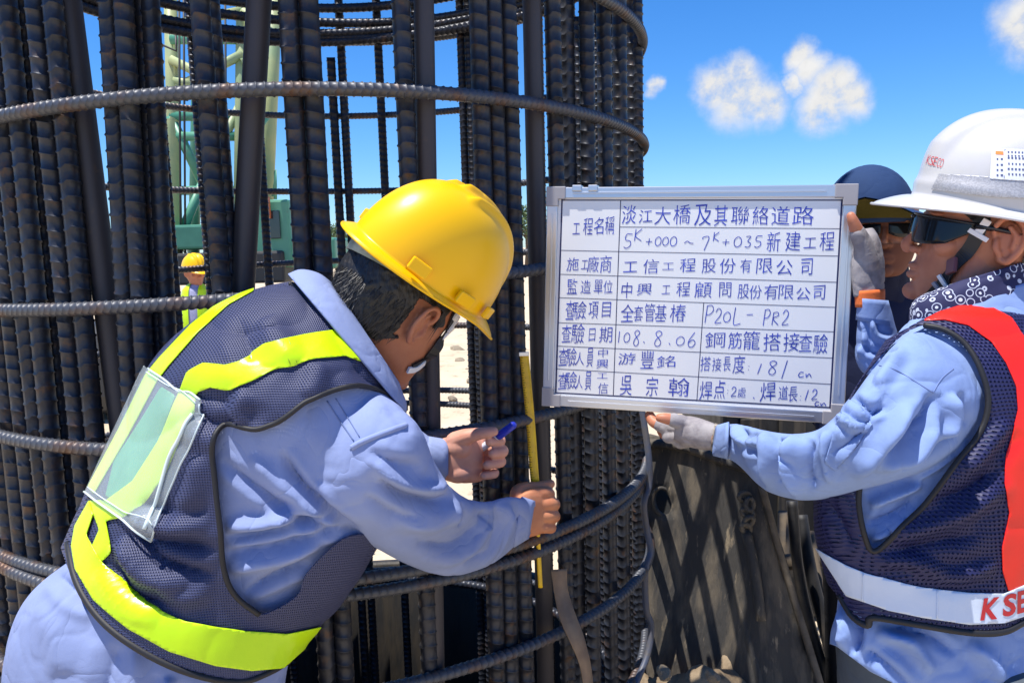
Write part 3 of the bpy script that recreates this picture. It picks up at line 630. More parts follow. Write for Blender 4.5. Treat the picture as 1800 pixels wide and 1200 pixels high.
def ellipsoid(c, r, M=None, n=18):
    u = np.linspace(0, math.pi, n // 2 + 1)[1:-1]; ph = np.linspace(0, 2 * math.pi, n, endpoint=False)
    V = [np.array([0, 0, 1.0])] + [np.array([math.sin(a) * math.cos(b), math.sin(a) * math.sin(b), math.cos(a)]) for a in u for b in ph] + [np.array([0, 0, -1.0])]
    V = np.array(V) * np.array(r); V = V @ np.array(M).T if M is not None else V; V = V + np.array(c); k = len(u); m = len(V) - 1
    Fc = [[0, 1 + j, 1 + (j + 1) % n] for j in range(n)] + [[1 + i * n + j, 1 + (i + 1) * n + j, 1 + (i + 1) * n + (j + 1) % n, 1 + i * n + (j + 1) % n] for i in range(k - 1) for j in range(n)] + [[m, 1 + (k - 1) * n + (j + 1) % n, 1 + (k - 1) * n + j] for j in range(n)]
    return V, Fc
def remesh(parts, voxel, it=4, fac=.5):
    q = MB()
    for V, Fc in parts: q.add(V, Fc)
    me = bpy.data.meshes.new('tmp'); me.from_pydata(q.V, [], q.F)
    bm = bmesh.new(); bm.from_mesh(me); bmesh.ops.recalc_face_normals(bm, faces=bm.faces); bm.to_mesh(me); bm.free()
    o = bpy.data.objects.new('tmp', me); COL.objects.link(o)
    md = o.modifiers.new('r', 'REMESH'); md.mode = 'VOXEL'; md.voxel_size = voxel
    if it: s = o.modifiers.new('s', 'SMOOTH'); s.factor = fac; s.iterations = it
    dg = bpy.context.evaluated_depsgraph_get(); dg.update(); ev = o.evaluated_get(dg); m2 = ev.to_mesh()
    V = np.empty(len(m2.vertices) * 3); m2.vertices.foreach_get('co', V); V = V.reshape(-1, 3).copy()
    Fc = np.array([list(p.vertices) for p in m2.polygons if len(p.vertices) == 4]); ev.to_mesh_clear()
    bpy.data.objects.remove(o); bpy.data.meshes.remove(me); return V, Fc
def normals(V, Fc):
    Fc = np.asarray(Fc); a, b, c = V[Fc[:, 0]], V[Fc[:, 1]], V[Fc[:, 2]]
    fn = np.cross(b - a, c - a)
    if Fc.shape[1] == 4: fn = np.cross(V[Fc[:, 2]] - a, V[Fc[:, 3]] - b)
    Nn = np.zeros_like(V)
    for k in range(Fc.shape[1]): np.add.at(Nn, Fc[:, k], fn)
    return Nn / (np.linalg.norm(Nn, axis=1)[:, None] + 1e-12)
def facing(V, Nn):
    v = V - CAM; v /= np.linalg.norm(v, axis=1)[:, None]; return -(v * Nn).sum(1)
def pldist(Q, pl, closed=False):
    """distance of px points to a polyline, with parameter 0..1 along it and side sign"""
    A = np.asarray(pl, float); B = np.roll(A, -1, 0) if closed else A[1:]; A = A if closed else A[:-1]
    best = np.full(len(Q), 1e9); par = np.zeros(len(Q)); sg = np.ones(len(Q)); n = len(A)
    for i in range(n):
        d = B[i] - A[i]; l2 = d @ d + 1e-9; t = np.clip(((Q - A[i]) @ d) / l2, 0, 1); r = Q - A[i] - t[:, None] * d; ds = np.hypot(r[:, 0], r[:, 1])
        m = ds < best; best[m] = ds[m]; par[m] = (i + t[m]) / n; sg[m] = np.sign(d[0] * r[m, 1] - d[1] * r[m, 0])
    return best, par, sg
def folds(V, Fc, lst, dz=None):
    """press cloth folds into the near side: each is a line on the cloth (px), width px, depth m (+ out, - in)"""
    Nn = normals(V, Fc); fc = np.clip(facing(V, Nn) * 1.6, 0, 1); x, y, d = proj(V); Q = np.stack([x, y], 1); disp = np.zeros(len(V))
    for pl, wd, am in lst:
        P = spline(pl, 5); lo = P.min(0) - wd * 4; hi = P.max(0) + wd * 4
        m = (x > lo[0]) & (x < hi[0]) & (y > lo[1]) & (y < hi[1]) & (fc > 0)
        if not m.any(): continue
        ds, t, sg = pldist(Q[m], P); tap = np.clip(np.minimum(t, 1 - t) * 5, 0, 1) ** .7; s = ds * sg / wd
        pr = (np.exp(-s * s * 1.3) if am > 0 else np.exp(-np.abs(s) * 1.7)) - .40 * np.exp(-((s - 1.9) ** 2)) - .30 * np.exp(-((s + 1.9) ** 2))
        disp[m] += am * pr * tap * fc[m]
    return V + Nn * disp[:, None]
def rumple(V, Fc, amp, scale, seed=0, aniso=(1, 1, 1)):
    Nn = normals(V, Fc); Q = V * np.array(aniso); cr = np.exp(-np.abs(vnoise(Q, scale, seed)) * 8) * np.clip(.5 + vnoise(Q, scale * .6, seed + 3), 0, 1)
    return V + Nn * (amp * (.55 * vnoise(Q, scale * .6, seed + 5) - 1.5 * cr + .2 * vnoise(Q, scale * 2.5, seed + 8)))[:, None]
def tris(Fc):
    Fc = np.asarray(Fc); return Fc if Fc.shape[1] == 3 else np.vstack([Fc[:, [0, 1, 2]], Fc[:, [0, 2, 3]]])
def sdf_px(V, poly):
    x, y, _ = proj(V); Q = np.stack([x, y], 1); A = np.asarray(poly, float)
    ds, _, _ = pldist(Q, A, True); return np.where(inpoly(Q, A), ds, -ds)
def clip(V, T, f):
    """keep the part of a triangle mesh where f > 0, cut cleanly along f = 0"""
    pos = f > 0; cnt = pos[T].sum(1); keep = [tuple(t) for t in T[cnt == 3]]; V = list(V); new = {}
    def cut(i, j):
        k = (min(i, j), max(i, j))
        if k not in new: t = f[i] / (f[i] - f[j]); new[k] = len(V); V.append(V[i] + t * (V[j] - V[i]))
        return new[k]
    for t in T[(cnt == 1) | (cnt == 2)]:
        p = [pos[i] for i in t]; k = p.index(True) if sum(p) == 1 else p.index(False); a, b, c = t[k], t[(k + 1) % 3], t[(k + 2) % 3]
        ab, ac = cut(a, b), cut(a, c)
        if sum(p) == 1: keep.append((a, ab, ac))
        else: keep += [(b, c, ac), (b, ac, ab)]
    Fc = np.array(keep)
    if len(Fc) == 0: return np.zeros((0, 3)), Fc
    us, inv = np.unique(Fc, return_inverse=True); return np.array(V)[us], inv.reshape(-1, 3)
def patch(name, base, poly, off, m, parent, near=True, thick=.0012, sub=None, smooth_poly=0):
    """a piece of cloth, tape or film lying on a surface: cut to an outline and lifted by its own thickness"""
    V, Fc = base; T = tris(Fc); Nn = normals(V, T)
    if smooth_poly: poly = cspline(poly, smooth_poly)
    f = sdf_px(V, poly) if poly is not None else np.full(len(V), 1.0)
    if sub:
        for s in sub: f = np.minimum(f, -sdf_px(V, s))
    if near:
        fc = facing(V, Nn); T = T[(fc[T] > -.12).all(1)]
    V2, F2 = clip(V + Nn * off, T, f)
    o = mesh_obj(name, V2, F2, m, parent); md = o.modifiers.new('s', 'SOLIDIFY'); md.thickness = thick; md.offset = 1
    return o
class Surf:
    """ray casting onto a set of meshes from the picture, to lay seams and straps on it"""
    def __init__(s, *ms):
        q = MB()
        for V, Fc in ms: q.add(V, Fc)
        s.b = BVHTree.FromPolygons([Vector(v) for v in q.V], q.F)
    def at(s, x, y, off=0.0):
        h, n, i, d = s.b.ray_cast(Vector(CAM), Vector(ray(x, y)))
        if h is None:
            p = CAM + ray(x, y) * 1.2; h, n, i, d = s.b.find_nearest(Vector(p))
        n = np.array(n); h = np.array(h)
        if n @ (h - CAM) > 0: n = -n
        return h + n * off, n
    def line(s, pts, off, n=6): return np.array([s.at(x, y, off)[0] for x, y in spline(pts, n)])
def smooth_line(P, it=2):
    P = np.array(P)
    for _ in range(it): P[1:-1] = .25 * P[:-2] + .5 * P[1:-1] + .25 * P[2:]
    return P
def seam(name, surf, pts, r, m, parent, off=.0, n=7, flat=1.0):
    P = smooth_line(surf.line(pts, off, n)); V, Fc = sweep(P, r, 8, True, flat); return mesh_obj(name, V, Fc, m, parent)
def strap(name, surf, pts, wd, th, off, m, parent, n=6):
    """flat band following a surface"""
    q = spline(pts, n); hit = [surf.at(x, y, off) for x, y in q]; P = smooth_line([h for h, _ in hit], 3); Nn = smooth_line([k for _, k in hit], 4)
    t = np.gradient(P, axis=0); t /= np.linalg.norm(t, axis=1)[:, None]; b = np.cross(t, Nn); b /= np.linalg.norm(b, axis=1)[:, None]; Nn = np.cross(b, t)
    V = np.vstack([P - b * wd / 2, P + b * wd / 2, P + b * wd / 2 + Nn * th, P - b * wd / 2 + Nn * th]); k = len(P)
    Fc = [[r * k + i, r * k + i + 1, ((r + 1) % 4) * k + i + 1, ((r + 1) % 4) * k + i] for r in range(4) for i in range(k - 1)] + [[0, k, 2 * k, 3 * k], [k - 1, 4 * k - 1, 3 * k - 1, 2 * k - 1]]
    return mesh_obj(name, V, Fc, m, parent, False)

# ---- cloth materials
def cloth_mat(name, col, weave=900, col2=None, rough=.85, trans=0):
    if name in MATS: return MATS[name]
    m = mat(name, col, rough, col2=col2 or tuple(c * .84 for c in col), nscale=7, ncut=(.35, .65), bump=[(60, .22, .003), (weave, .3, .0006)], spec=.2)
    # fine creases: ridged noise, in two sizes, under the weave
    t = m.node_tree; n = t.nodes; l = t.links; p = n['Principled BSDF']; prev = p.inputs['Normal'].links[0].from_socket
    tcn = n.new('ShaderNodeTexCoord')
    for sc, st, di, ds in ((10, .34, .012, 1.0), (30, .14, .003, .7)):
        q = n.new('ShaderNodeTexNoise'); q.inputs['Scale'].default_value = sc; q.inputs['Detail'].default_value = 2; q.inputs['Distortion'].default_value = ds; l.new(tcn.outputs['Object'], q.inputs['Vector'])
        a = n.new('ShaderNodeMath'); a.operation = 'SUBTRACT'; l.new(q.outputs['Fac'], a.inputs[0]); a.inputs[1].default_value = .5
        b = n.new('ShaderNodeMath'); b.operation = 'ABSOLUTE'; l.new(a.outputs[0], b.inputs[0])
        c = n.new('ShaderNodeMath'); c.operation = 'POWER'; l.new(b.outputs[0], c.inputs[0]); c.inputs[1].default_value = .6
        bp = n.new('ShaderNodeBump'); bp.inputs['Strength'].default_value = st; bp.inputs['Distance'].default_value = di; l.new(c.outputs[0], bp.inputs['Height']); l.new(prev, bp.inputs['Normal']); prev = bp.outputs[0]
    l.new(prev, p.inputs['Normal']); return m
def net_mat(name, col, back, scale=230, hole=.30):
    """open net: dark knitted cords with small see-through holes, in box mapping on the object"""
    m = bpy.data.materials.new(name); m.use_nodes = True; t = m.node_tree; n = t.nodes; l = t.links; p = n['Principled BSDF']
    p.inputs['Base Color'].default_value = (*col, 1); p.inputs['Roughness'].default_value = .55; p.inputs['Specular IOR Level'].default_value = .4; 
    tcn = n.new('ShaderNodeTexCoord'); sx = n.new('ShaderNodeSeparateXYZ'); l.new(tcn.outputs['Object'], sx.inputs[0])
    def math_(op, a, b=None):
        q = n.new('ShaderNodeMath'); q.operation = op
        for i, v in enumerate((a, b)):
            if v is None: continue
            if isinstance(v, (int, float)): q.inputs[i].default_value = v
            else: l.new(v, q.inputs[i])
        return q.outputs[0]
    X = math_('MULTIPLY', math_('ADD', sx.outputs[0], math_('MULTIPLY', sx.outputs[1], .8)), scale); Z = math_('MULTIPLY', math_('ADD', sx.outputs[2], math_('MULTIPLY', sx.outputs[1], .35)), scale)
    wv = n.new('ShaderNodeTexNoise'); wv.inputs['Scale'].default_value = 9; l.new(tcn.outputs['Object'], wv.inputs['Vector'])
    wob = math_('MULTIPLY', wv.outputs['Fac'], 5.0); X = math_('ADD', X, wob); Z = math_('ADD', Z, wob)
    a = math_('SINE', math_('MULTIPLY', math_('ADD', X, Z), 2.2)); b = math_('SINE', math_('MULTIPLY', math_('SUBTRACT', X, Z), 2.2))
    pr = math_('MULTIPLY', a, b)
    # holes where the product of two crossed waves is high
    g = math_('GREATER_THAN', pr, hole)
    tr = n.new('ShaderNodeBsdfTransparent'); ms = n.new('ShaderNodeMixShader'); l.new(g, ms.inputs[0]); l.new(p.outputs[0], ms.inputs[1]); l.new(tr.outputs[0], ms.inputs[2])
    l.new(ms.outputs[0], n['Material Output'].inputs['Surface'])
    bp = n.new('ShaderNodeBump'); bp.inputs['Strength'].default_value = .4; bp.inputs['Distance'].default_value = .001; l.new(pr, bp.inputs['Height']); l.new(bp.outputs[0], p.inputs['Normal'])
    MATS[name] = m; return m
def skin_mat(name, col, col2):
    return mat(name, col, .5, col2=col2, nscale=28, ncut=(.35, .7), bump=[(140, .22, .0012), (500, .15, .0004)], spec=.4, sss=.12)
M_SHIRT = cloth_mat('blue_work_shirt', (.255, .315, .54))
M_SHIRT2 = cloth_mat('pale_blue_shirt', (.235, .335, .62))
M_NET1 = net_mat('navy_net', (.040, .048, .115), None, 400, .52)
M_NET2 = net_mat('navy_net_coarse', (.014, .016, .075), None, 240, .42)
M_PIPING = mat('black_piping', (.010, .010, .013), .6, bump=(300, .3, .0006))
def tape_mat(name, c, c2):
    return mat(name, c, .30, col2=c2, nscale=11, ncut=(.4, .7), bump=[(35, .22, .004), (600, .2, .0004)], spec=.4, coat=.06)
M_TAPEY = tape_mat('lime_reflective_tape', (.58, .86, .005), (.50, .80, .005))
M_TAPER = tape_mat('red_reflective_tape', (.90, .022, .012), (.84, .02, .014))
M_TAPEW = tape_mat('white_reflective_tape', (.60, .68, .80), (.55, .63, .76))
M_SKIN1 = skin_mat('tanned_skin', (.42, .165, .085), (.35, .125, .065))
M_PALM = skin_mat('sunlit_palm_skin', (.66, .34, .25), (.58, .26, .18))  # palms are paler; the sunlight on this one is in the colour too
M_HAND = skin_mat('sunlit_hand_skin', (.56, .235, .12), (.48, .18, .09))  # the tanned skin made lighter, sunlight on the hand put into the colour
M_SKIN2 = skin_mat('ruddy_skin', (.50, .20, .115), (.42, .15, .085))
M_HAIR = mat('black_hair', (.010, .009, .009), .45, bump=[(150, .55, .003)], stretch=(1.6, 1.6, .35), spec=.5)
M_GLOVE = mat('grey_glove', (.34, .32, .33), .85, col2=(.24, .22, .235), nscale=40, bump=[(260, .4, .0012), (40, .3, .004)], spec=.2)
M_BLACKP = mat('black_strap', (.010, .010, .012), .5, bump=(500, .3, .0004))
M_WPLAST = mat('white_plastic', (.74, .74, .76), .35)

def rot_frame(F_, roll=0.0):
    """columns: forward, left, up"""
    Fv = np.array(F_, float); Fv /= np.linalg.norm(Fv); Lv = np.cross([0, 0, 1.0], Fv); Lv /= np.linalg.norm(Lv); Uv = np.cross(Fv, Lv)
    c, s = math.cos(roll), math.sin(roll); return np.stack([Fv, Lv * c + Uv * s, Uv * c - Lv * s], 1)
def head_parts(jaw=1.0):
    """closed shapes of a head in its own frame (x forward, y left, z up, origin between the ears)"""
    prof = [(.113, .012, -.022, .014), (.108, .040, -.052, .040), (.096, .060, -.074, .056), (.075, .078, -.092, .068), (.050, .086, -.101, .0745), (.028, .0895, -.104, .077), (.014, .0895, -.104, .077), (.002, .0845, -.102, .0762), (-.015, .0850, -.098, .0735), (-.032, .0865, -.092, .0710), (-.046, .0870, -.082, .0675), (-.060, .0880, -.066, .0635), (-.074, .0850, -.048, .0590), (-.086, .0850, -.032, .053), (-.098, .0850, -.014, .046), (-.108, .077, .004, .036), (-.114, .062, .024, .020)]
    S = spline(np.array(prof), 3); n = 36; ph = np.linspace(0, 2 * math.pi, n, endpoint=False); V = []
    for z, xf, xb, wd in S:
        c = (xf + xb) / 2 + (.006 if z < 0 else 0); jawk = np.clip(-z / .1, 0, 1)
        for a in ph:
            ca, sa = math.cos(a), math.sin(a); ex = 2.25 - .35 * jawk
            x = np.sign(ca) * abs(ca) ** (2 / ex) * ((xf - c) if ca > 0 else (c - xb)) + c
            V.append((x, np.sign(sa) * abs(sa) ** (2 / ex) * wd * (1 if ca < 0 else 1 - .12 * jawk * ca), z))
    k = len(S); Fc = [[i * n + j, i * n + (j + 1) % n, (i + 1) * n + (j + 1) % n, (i + 1) * n + j] for i in range(k - 1) for j in range(n)]
    m = len(V); V = V + [(-.005, 0, .1145), (.045, 0, -.116)]
    Fc += [[m, (j + 1) % n, j] for j in range(n)] + [[m + 1, (k - 1) * n + j, (k - 1) * n + (j + 1) % n] for j in range(n)]
    out = [(np.array(V), Fc)]
    out.append(chain([((.083, 0, .006), .0075), ((.093, 0, -.012), .0075), ((.1045, 0, -.029), .0085), ((.102, 0, -.036), .0085)], n=12))   # nose
    for s in (-1, 1):
        out.append(ellipsoid((.091, s * .0105, -.036), (.010, .0075, .0065)))                                            # nostril wings
        out.append(ellipsoid((.057, s * .046, -.024), (.020, .020, .017)))                                               # cheekbones
        out.append(ellipsoid((.076, s * .030, .018), (.014, .024, .007)))                                                # brow
    out.append(chain([((.074, .024, -.0655), .004), ((.0885, .010, -.0605), .0052), ((.0900, 0, -.0612), .005), ((.0885, -.010, -.0605), .0052), ((.074, -.024, -.0655), .004)], n=10))
    out.append(chain([((.074, .022, -.0715), .004), ((.0875, .010, -.0745), .0056), ((.0885, 0, -.0748), .0058), ((.0875, -.010, -.0745), .0056), ((.074, -.022, -.0715), .004)], n=10))
    out.append(ellipsoid((.080, 0, -.099), (.015, .019, .014)))
    return out
def ear_parts(s):
    """rim, bowl, lobe of one ear; s = +1 left, -1 right"""
    o = []; tilt = -.18
    def E(x, y, z): return (-.006 + x * math.cos(tilt) - z * math.sin(tilt), s * (.0765 + y), -.006 + x * math.sin(tilt) + z * math.cos(tilt))
    rim = [(.012, -.002, .006), (.013, .006, .020), (.006, .012, .031), (-.006, .016, .033), (-.017, .018, .024), (-.021, .018, .008), (-.018, .014, -.008), (-.010, .010, -.020), (-.002, .006, -.028), (.005, .003, -.024)]
    o.append(chain([(E(*p), .0042 if i < 7 else .0052) for i, p in enumerate(rim)], n=9))
    o.append(chain([(E(.010, .003, .002), .0045), (E(.011, .005, -.008), .0048), (E(.006, .004, -.017), .0048)], n=9))
    o.append(chain([(E(-.004, .010, .020), .0035), (E(-.011, .012, .008), .0040), (E(-.008, .010, -.008), .0038)], n=9))
    q = ellipsoid((0, 0, 0), (.018, .0045, .029)); V = q[0] @ np.array([[1, 0, 0], [0, 1, 0], [0, 0, 1]]); V[:, 1] -= V[:, 0] * .45
    o.append((np.array([E(v[0] - .004, v[1] + .003, v[2]) for v in V]), q[1])); return o
def xform(parts, R, o): return [(np.asarray(V) @ R.T + o, Fc) for V, Fc in parts]

def helmet_shell(kind):
    """hard hat shell as one sheet, rim to crown, in the head frame"""
    nu, nv = 192, 64; V = []
    ax, bx, wy, h = (.138, .140, .108, .150) if kind == 'round' else (.146, .150, .114, .152)
    for i in range(nv + 9):
        for j in range(nu):
            a = 2 * math.pi * j / nu; ca, sa = math.cos(a), math.sin(a); x1 = ax if ca > 0 else bx
            if i >= 9:
                t = (i - 9) / (nv - 1); el = t * math.pi / 2
                k = math.cos(el) ** (.80 if kind == 'round' else .72); zz = h * math.sin(el) ** (1.0 if kind == 'round' else .92)
                x, y, z = x1 * k * ca, wy * k * sa, zz
                g = lambda c, wd: math.exp(-((y - c) / wd) ** 2)
                up = max(0, (z - .03) / .12)
                if kind == 'round':
                    fl = 1 if x > -.03 else max(0, 1 - (-.03 - x) / .02)
                    bump = (.0100 * g(0, .008) + .0090 * (g(.037, .0075) + g(-.037, .0075))) * min(1, up * 2.0) * fl
                    fx = (x * 1.0, y * 1.0, z * .9 + .02); nn = math.sqrt(sum(q * q for q in fx)); x += fx[0] / nn * bump; y += fx[1] / nn * bump; z += fx[2] / nn * bump
                    # flat facet at the front above the peak
                    if ca > .6 and z < .07: x -= .004 * (ca - .6) * max(0, 1 - z / .07)
                else:
                    cr = 1 / (1 + math.exp(-(abs(y) - .052) / .0022)); top = min(1, max(0, (z - .030) / .05)); bump = .011 * (1 - cr) * top
                    z += bump; x *= 1 + .07 * (1 - cr) * top
                    st = math.exp(-((z - .022) / .010) ** 2); x *= 1 + .018 * st; y *= 1 + .022 * st
            else:
                q = 1 - i / 9.0                                   # 1 at the outer edge of the brim, towards 0 at the shell
                if kind == 'round':
                    wb = .010 + .046 * max(0, ca) ** 5 + .010 * max(0, -ca) ** 2; dr = -.006 - .022 * max(0, ca) ** 3 - .004 * max(0, -ca)
                else:
                    wb = .016 + .042 * max(0, ca) ** 2.6 + .012 * max(0, -ca) ** 2; dr = -.010 - .016 * max(0, ca) ** 2
                s = q ** 1.0; x, y, z = (x1 + wb * s) * ca, (wy + wb * s * (.9 if abs(sa) > .5 else 1)) * sa, dr * s ** 1.4
                if i == 0: z -= .002
            V.append((x, y, z))
    m = nv + 9; Fc = [[i * nu + j, i * nu + (j + 1) % nu, (i + 1) * nu + (j + 1) % nu, (i + 1) * nu + j] for i in range(m - 2) for j in range(nu)]
    V = V[:(m - 1) * nu] + [(0, 0, V[(m - 1) * nu][2])]; n = len(V) - 1
    Fc += [[(m - 2) * nu + j, (m - 2) * nu + (j + 1) % nu, n] for j in range(nu)]
    return np.array(V), Fc
# ------------------------------------------------------------------ worker bending over the cage (yellow hard hat)
def hand_mesh(parts, voxel=.0022, it=3): return remesh(parts, voxel, it)
def worker_yellow():
    # --- head and neck
    HR = rot_frame((math.cos(R_(50)) * math.cos(R_(28)), math.sin(R_(50)) * math.cos(R_(28)), -math.sin(R_(28))), R_(17))
    ear = unp(737, 572, 1.125); HO = ear - HR @ np.array([-.010, -.082, -.006])
    hp = xform(head_parts() + ear_parts(-1) + ear_parts(1), HR, HO)
    neck = loft([(560, 560, 640, 700, 1.22, .065), (600, 540, 690, 650, 1.21, .060), (640, 515, 715, 615, 1.20, .058), (675, 490, 735, 590, 1.20, .05)], 5, 24)
    hV, hF = remesh(hp + [neck], .0026, 3)
    head = (hV, hF)
    # --- far (left) hand: palm towards us, fingers curled round the pen
    d = 1.405
    P = []
    P.append(loft([(770, 772, 770, 838, d + .01, .026), (792, 766, 790, 846, d, .027), (815, 758, 812, 849, d, .024), (838, 765, 835, 848, d + .004, .020), (850, 775, 848, 845, d + .008, .016)], 5, 20, 2.6))
    P.append(pchain([(800, 775, d - .012, 17), (818, 768, d - .022, 15), (838, 763, d - .030, 11.5), (856, 760, d - .034, 10), (868, 758, d - .034, 8.5)]))           # thumb
    P.append(ellipsoid(unp(806, 788, d - .018), (.024, .014, .020)))                                                                                           # thumb ball
    P.append(ellipsoid(unp(806, 832, d - .012), (.026, .015, .018)))                                                                                           # heel of the hand
    for i, (a, b, c, e, r) in enumerate([((842, 772, d + .012), (872, 768, d + .016), (879, 776, d - .006), (861, 776, d - .026), 9.6),
                                         ((845, 792, d + .014), (876, 788, d + .016), (884, 794, d - .010), (866, 797, d - .030), 9.8),
                                         ((845, 812, d + .014), (872, 808, d + .016), (880, 812, d - .008), (856, 817, d - .030), 9.4),
                                         ((840, 832, d + .012), (862, 828, d + .014), (869, 832, d - .006), (850, 836, d - .026), 8.4)]):
        P.append(pchain([(*a, r * 1.05), (*b, r * 1.05), (*c, r), (*e, r * .9)], n_sub=5))
    lhand = hand_mesh(P, .0020, 2)
    # --- near (right) hand: closed on the tape, back of the hand towards us
    d = 1.53
    P = [loft([(900, 892, 893, 932, d - .07, .018), (918, 866, 908, 944, d - .03, .027), (935, 858, 930, 944, d - .018, .026), (952, 860, 952, 938, d - .004, .024), (962, 868, 962, 930, d + .008, .020)], 5, 20, 2.6)]
    for x, y, r in [(952, 866, 11.5), (961, 884, 12), (961, 905, 12), (955, 925, 11)]:
        P.append(pchain([(x - 18, y, d - .012, r), (x + 4, y + 1, d - .008, r), (x + 13, y + 2, d + .014, r * .95), (x + 8, y + 3, d + .040, r * .85), (x - 12, y + 3, d + .046, r * .8)]))
    P.append(pchain([(912, 884, d - .03, 14), (908, 866, d - .026, 12), (920, 858, d - .012, 11), (944, 856, d + .006, 10), (962, 852, d + .020, 9), (968, 850, d + .028, 8)]))   # thumb over the tape
    rhand = hand_mesh(P, .0022, 3)
    # --- inner body so that head, limbs and hands are one figure
    legs = []
    hip = unp(215, 1180, 1.22); foot1, foot2 = np.array([-.66, .98, .06]), np.array([-.86, 1.22, .06])
    def leg(h, k, f, s): return chain([(h, .095 * s), (h * .5 + k * .5, .082 * s), (k, .062 * s), (k * .5 + f * .5, .058 * s), (f, .042 * s)], 5, 16)
    h1, h2 = hip + np.array([.02, -.09, -.05]), hip + np.array([-.02, .10, -.05])
    k1, k2 = np.array([-.60, .98, .50]), np.array([-.78, 1.22, .50])
    inner = [loft([(600, 530, 690, 660, 1.22, .05), (470, 580, 690, 770, 1.22, .12), (330, 680, 620, 900, 1.22, .14), (220, 900, 500, 1050, 1.22, .13), (120, 1080, 400, 1200, 1.22, .13), (100, 1260, 360, 1320, 1.22, .10)], 4, 20),
             leg(h1, k1, foot1, .8), leg(h2, k2, foot2, .8),
             pchain([(590, 760, 1.12, 55), (690, 870, 1.13, 42), (760, 925, 1.22, 32), (850, 935, 1.34, 24), (908, 912, 1.48, 18)]),
             pchain([(600, 720, 1.30, 45), (660, 800, 1.38, 36), (720, 810, 1.41, 28), (775, 805, 1.41, 22)])]
    iV, iF = remesh(inner, .012, 2)
    q = MB(); q.add(hV, hF); q.add(*lhand); q.add(*rhand); q.add(iV, iF)
    na, nb, nc = len(hF), len(lhand[1]), len(rhand[1]); fm = [0] * na + [1] * nb + [2] * nc + [0] * (len(q.F) - na - nb - nc); body = mesh_obj('person', q.V, q.F, None, None, True, [M_SKIN1, M_PALM, M_HAND], fm)
    tag(body, 'worker in yellow hard hat and navy lime striped vest bending over the rebar to measure', 'person')
    # --- shirt
    torso_s = [(585, 505, 700, 680, 1.205, .075), (530, 500, 712, 722, 1.195, .115), (430, 522, 732, 800, 1.185, .165), (330, 585, 715, 880, 1.175, .190), (264, 660, 662, 945, 1.175, .195), (208, 780, 622, 1012, 1.175, .190), (160, 872, 585, 1065, 1.175, .182), (118, 965, 540, 1110, 1.175, .176)]
    low_s = [(190, 940, 520, 1070, 1.175, .130), (125, 985, 515, 1122, 1.175, .155), (50, 1052, 500, 1182, 1.175, .172), (14, 1140, 490, 1260, 1.175, .190), (4, 1250, 470, 1370, 1.175, .190), (0, 1340, 450, 1440, 1.175, .185)]
    arm_s = [(580, 690, 470, 820, 1.14, .10), (672, 694, 505, 868, 1.10, .105), (738, 748, 562, 908, 1.085, .102), (766, 812, 640, 952, 1.11, .092), (800, 862, 716, 992, 1.16, .082), (846, 880, 792, 1012, 1.25, .070), (893, 872, 862, 992, 1.35, .060), (925, 876, 908, 956, 1.43, .048), (936, 884, 926, 942, 1.455, .042)]
    far_s = [(620, 660, 560, 800, 1.32, .09), (690, 720, 650, 850, 1.38, .075), (738, 752, 722, 852, 1.41, .055), (766, 772, 758, 842, 1.41, .045), (787, 774, 786, 838, 1.41, .036)]
    arm = loft(arm_s, 6, 32); lofts = [loft(torso_s, 6, 48, 2.05), loft(low_s, 6, 48, 2.5), arm, loft(far_s, 5, 24)]
    sV, sF = remesh(lofts, .0038, 18)
    sV = rumple(sV, sF, .0020, 8, 3); sV = rumple(sV, sF, .0012, 19, 8)
    FL = [([(667, 842), (708, 871), (767, 883), (795, 866)], 10, -.013), ([(733, 958), (792, 962), (833, 935), (856, 898)], 12, -.015), ([(817, 992), (862, 967), (877, 920), (868, 892)], 10, -.013), ([(808, 883), (812, 905), (806, 925)], 8, -.013), ([(846, 898), (862, 925)], 8, -.014), ([(900, 893), (917, 922), (906, 962)], 8, -.008),
          ([(660, 815), (700, 845), (765, 858), (785, 845)], 12, .010), ([(690, 905), (750, 920), (800, 905), (825, 880)], 16, .013), ([(770, 990), (820, 965), (850, 930), (858, 905)], 12, .012), ([(845, 995), (880, 955), (893, 915), (885, 885)], 11, .011), ([(640, 870), (690, 900), (740, 905)], 14, -.007), ([(650, 790), (690, 812), (745, 818)], 10, -.007),
          ([(493, 793), (533, 853), (583, 900), (633, 933)], 9, -.015), ([(390, 807), (460, 867), (533, 913), (640, 938)], 9, -.012), ([(397, 943), (470, 938), (533, 915), (590, 905)], 8, -.011), ([(397, 925), (470, 918), (540, 895)], 12, .010), ([(397, 972), (500, 955), (600, 925)], 8, -.011), ([(400, 1000), (480, 985), (560, 955)], 12, .011), ([(430, 1040), (490, 1012), (545, 990)], 8, -.011), ([(440, 800), (500, 860), (560, 900)], 12, .008), ([(690, 700), (720, 728), (740, 750)], 10, .006),
          ([(95, 1000), (130, 1040), (170, 1060)], 14, -.012), ([(70, 1060), (100, 1120), (110, 1190)], 30, .006), ([(205, 1135), (190, 1180), (180, 1230)], 20, -.007), ([(235, 1120), (240, 1170), (235, 1230)], 16, .006), ([(300, 1190), (290, 1230)], 12, .008)]
    sV = folds(sV, sF, [(a, b, c * 1.15) for a, b, c in FL])
    shirt = mesh_obj('shirt', sV, sF, M_SHIRT, body)
    S = Surf((sV, sF))
    # seams on shoulder and sleeve
    MS = mat('shirt_seam', (.12, .17, .34), .8)
    for pts, r in [([(752, 738), (700, 752), (650, 775), (615, 790)], .0010), ([(575, 705), (598, 740), (622, 775)], .0009), ([(590, 700), (612, 735), (632, 768)], .0007)]: seam('stitching', S, pts, r, MS, shirt, .0003)
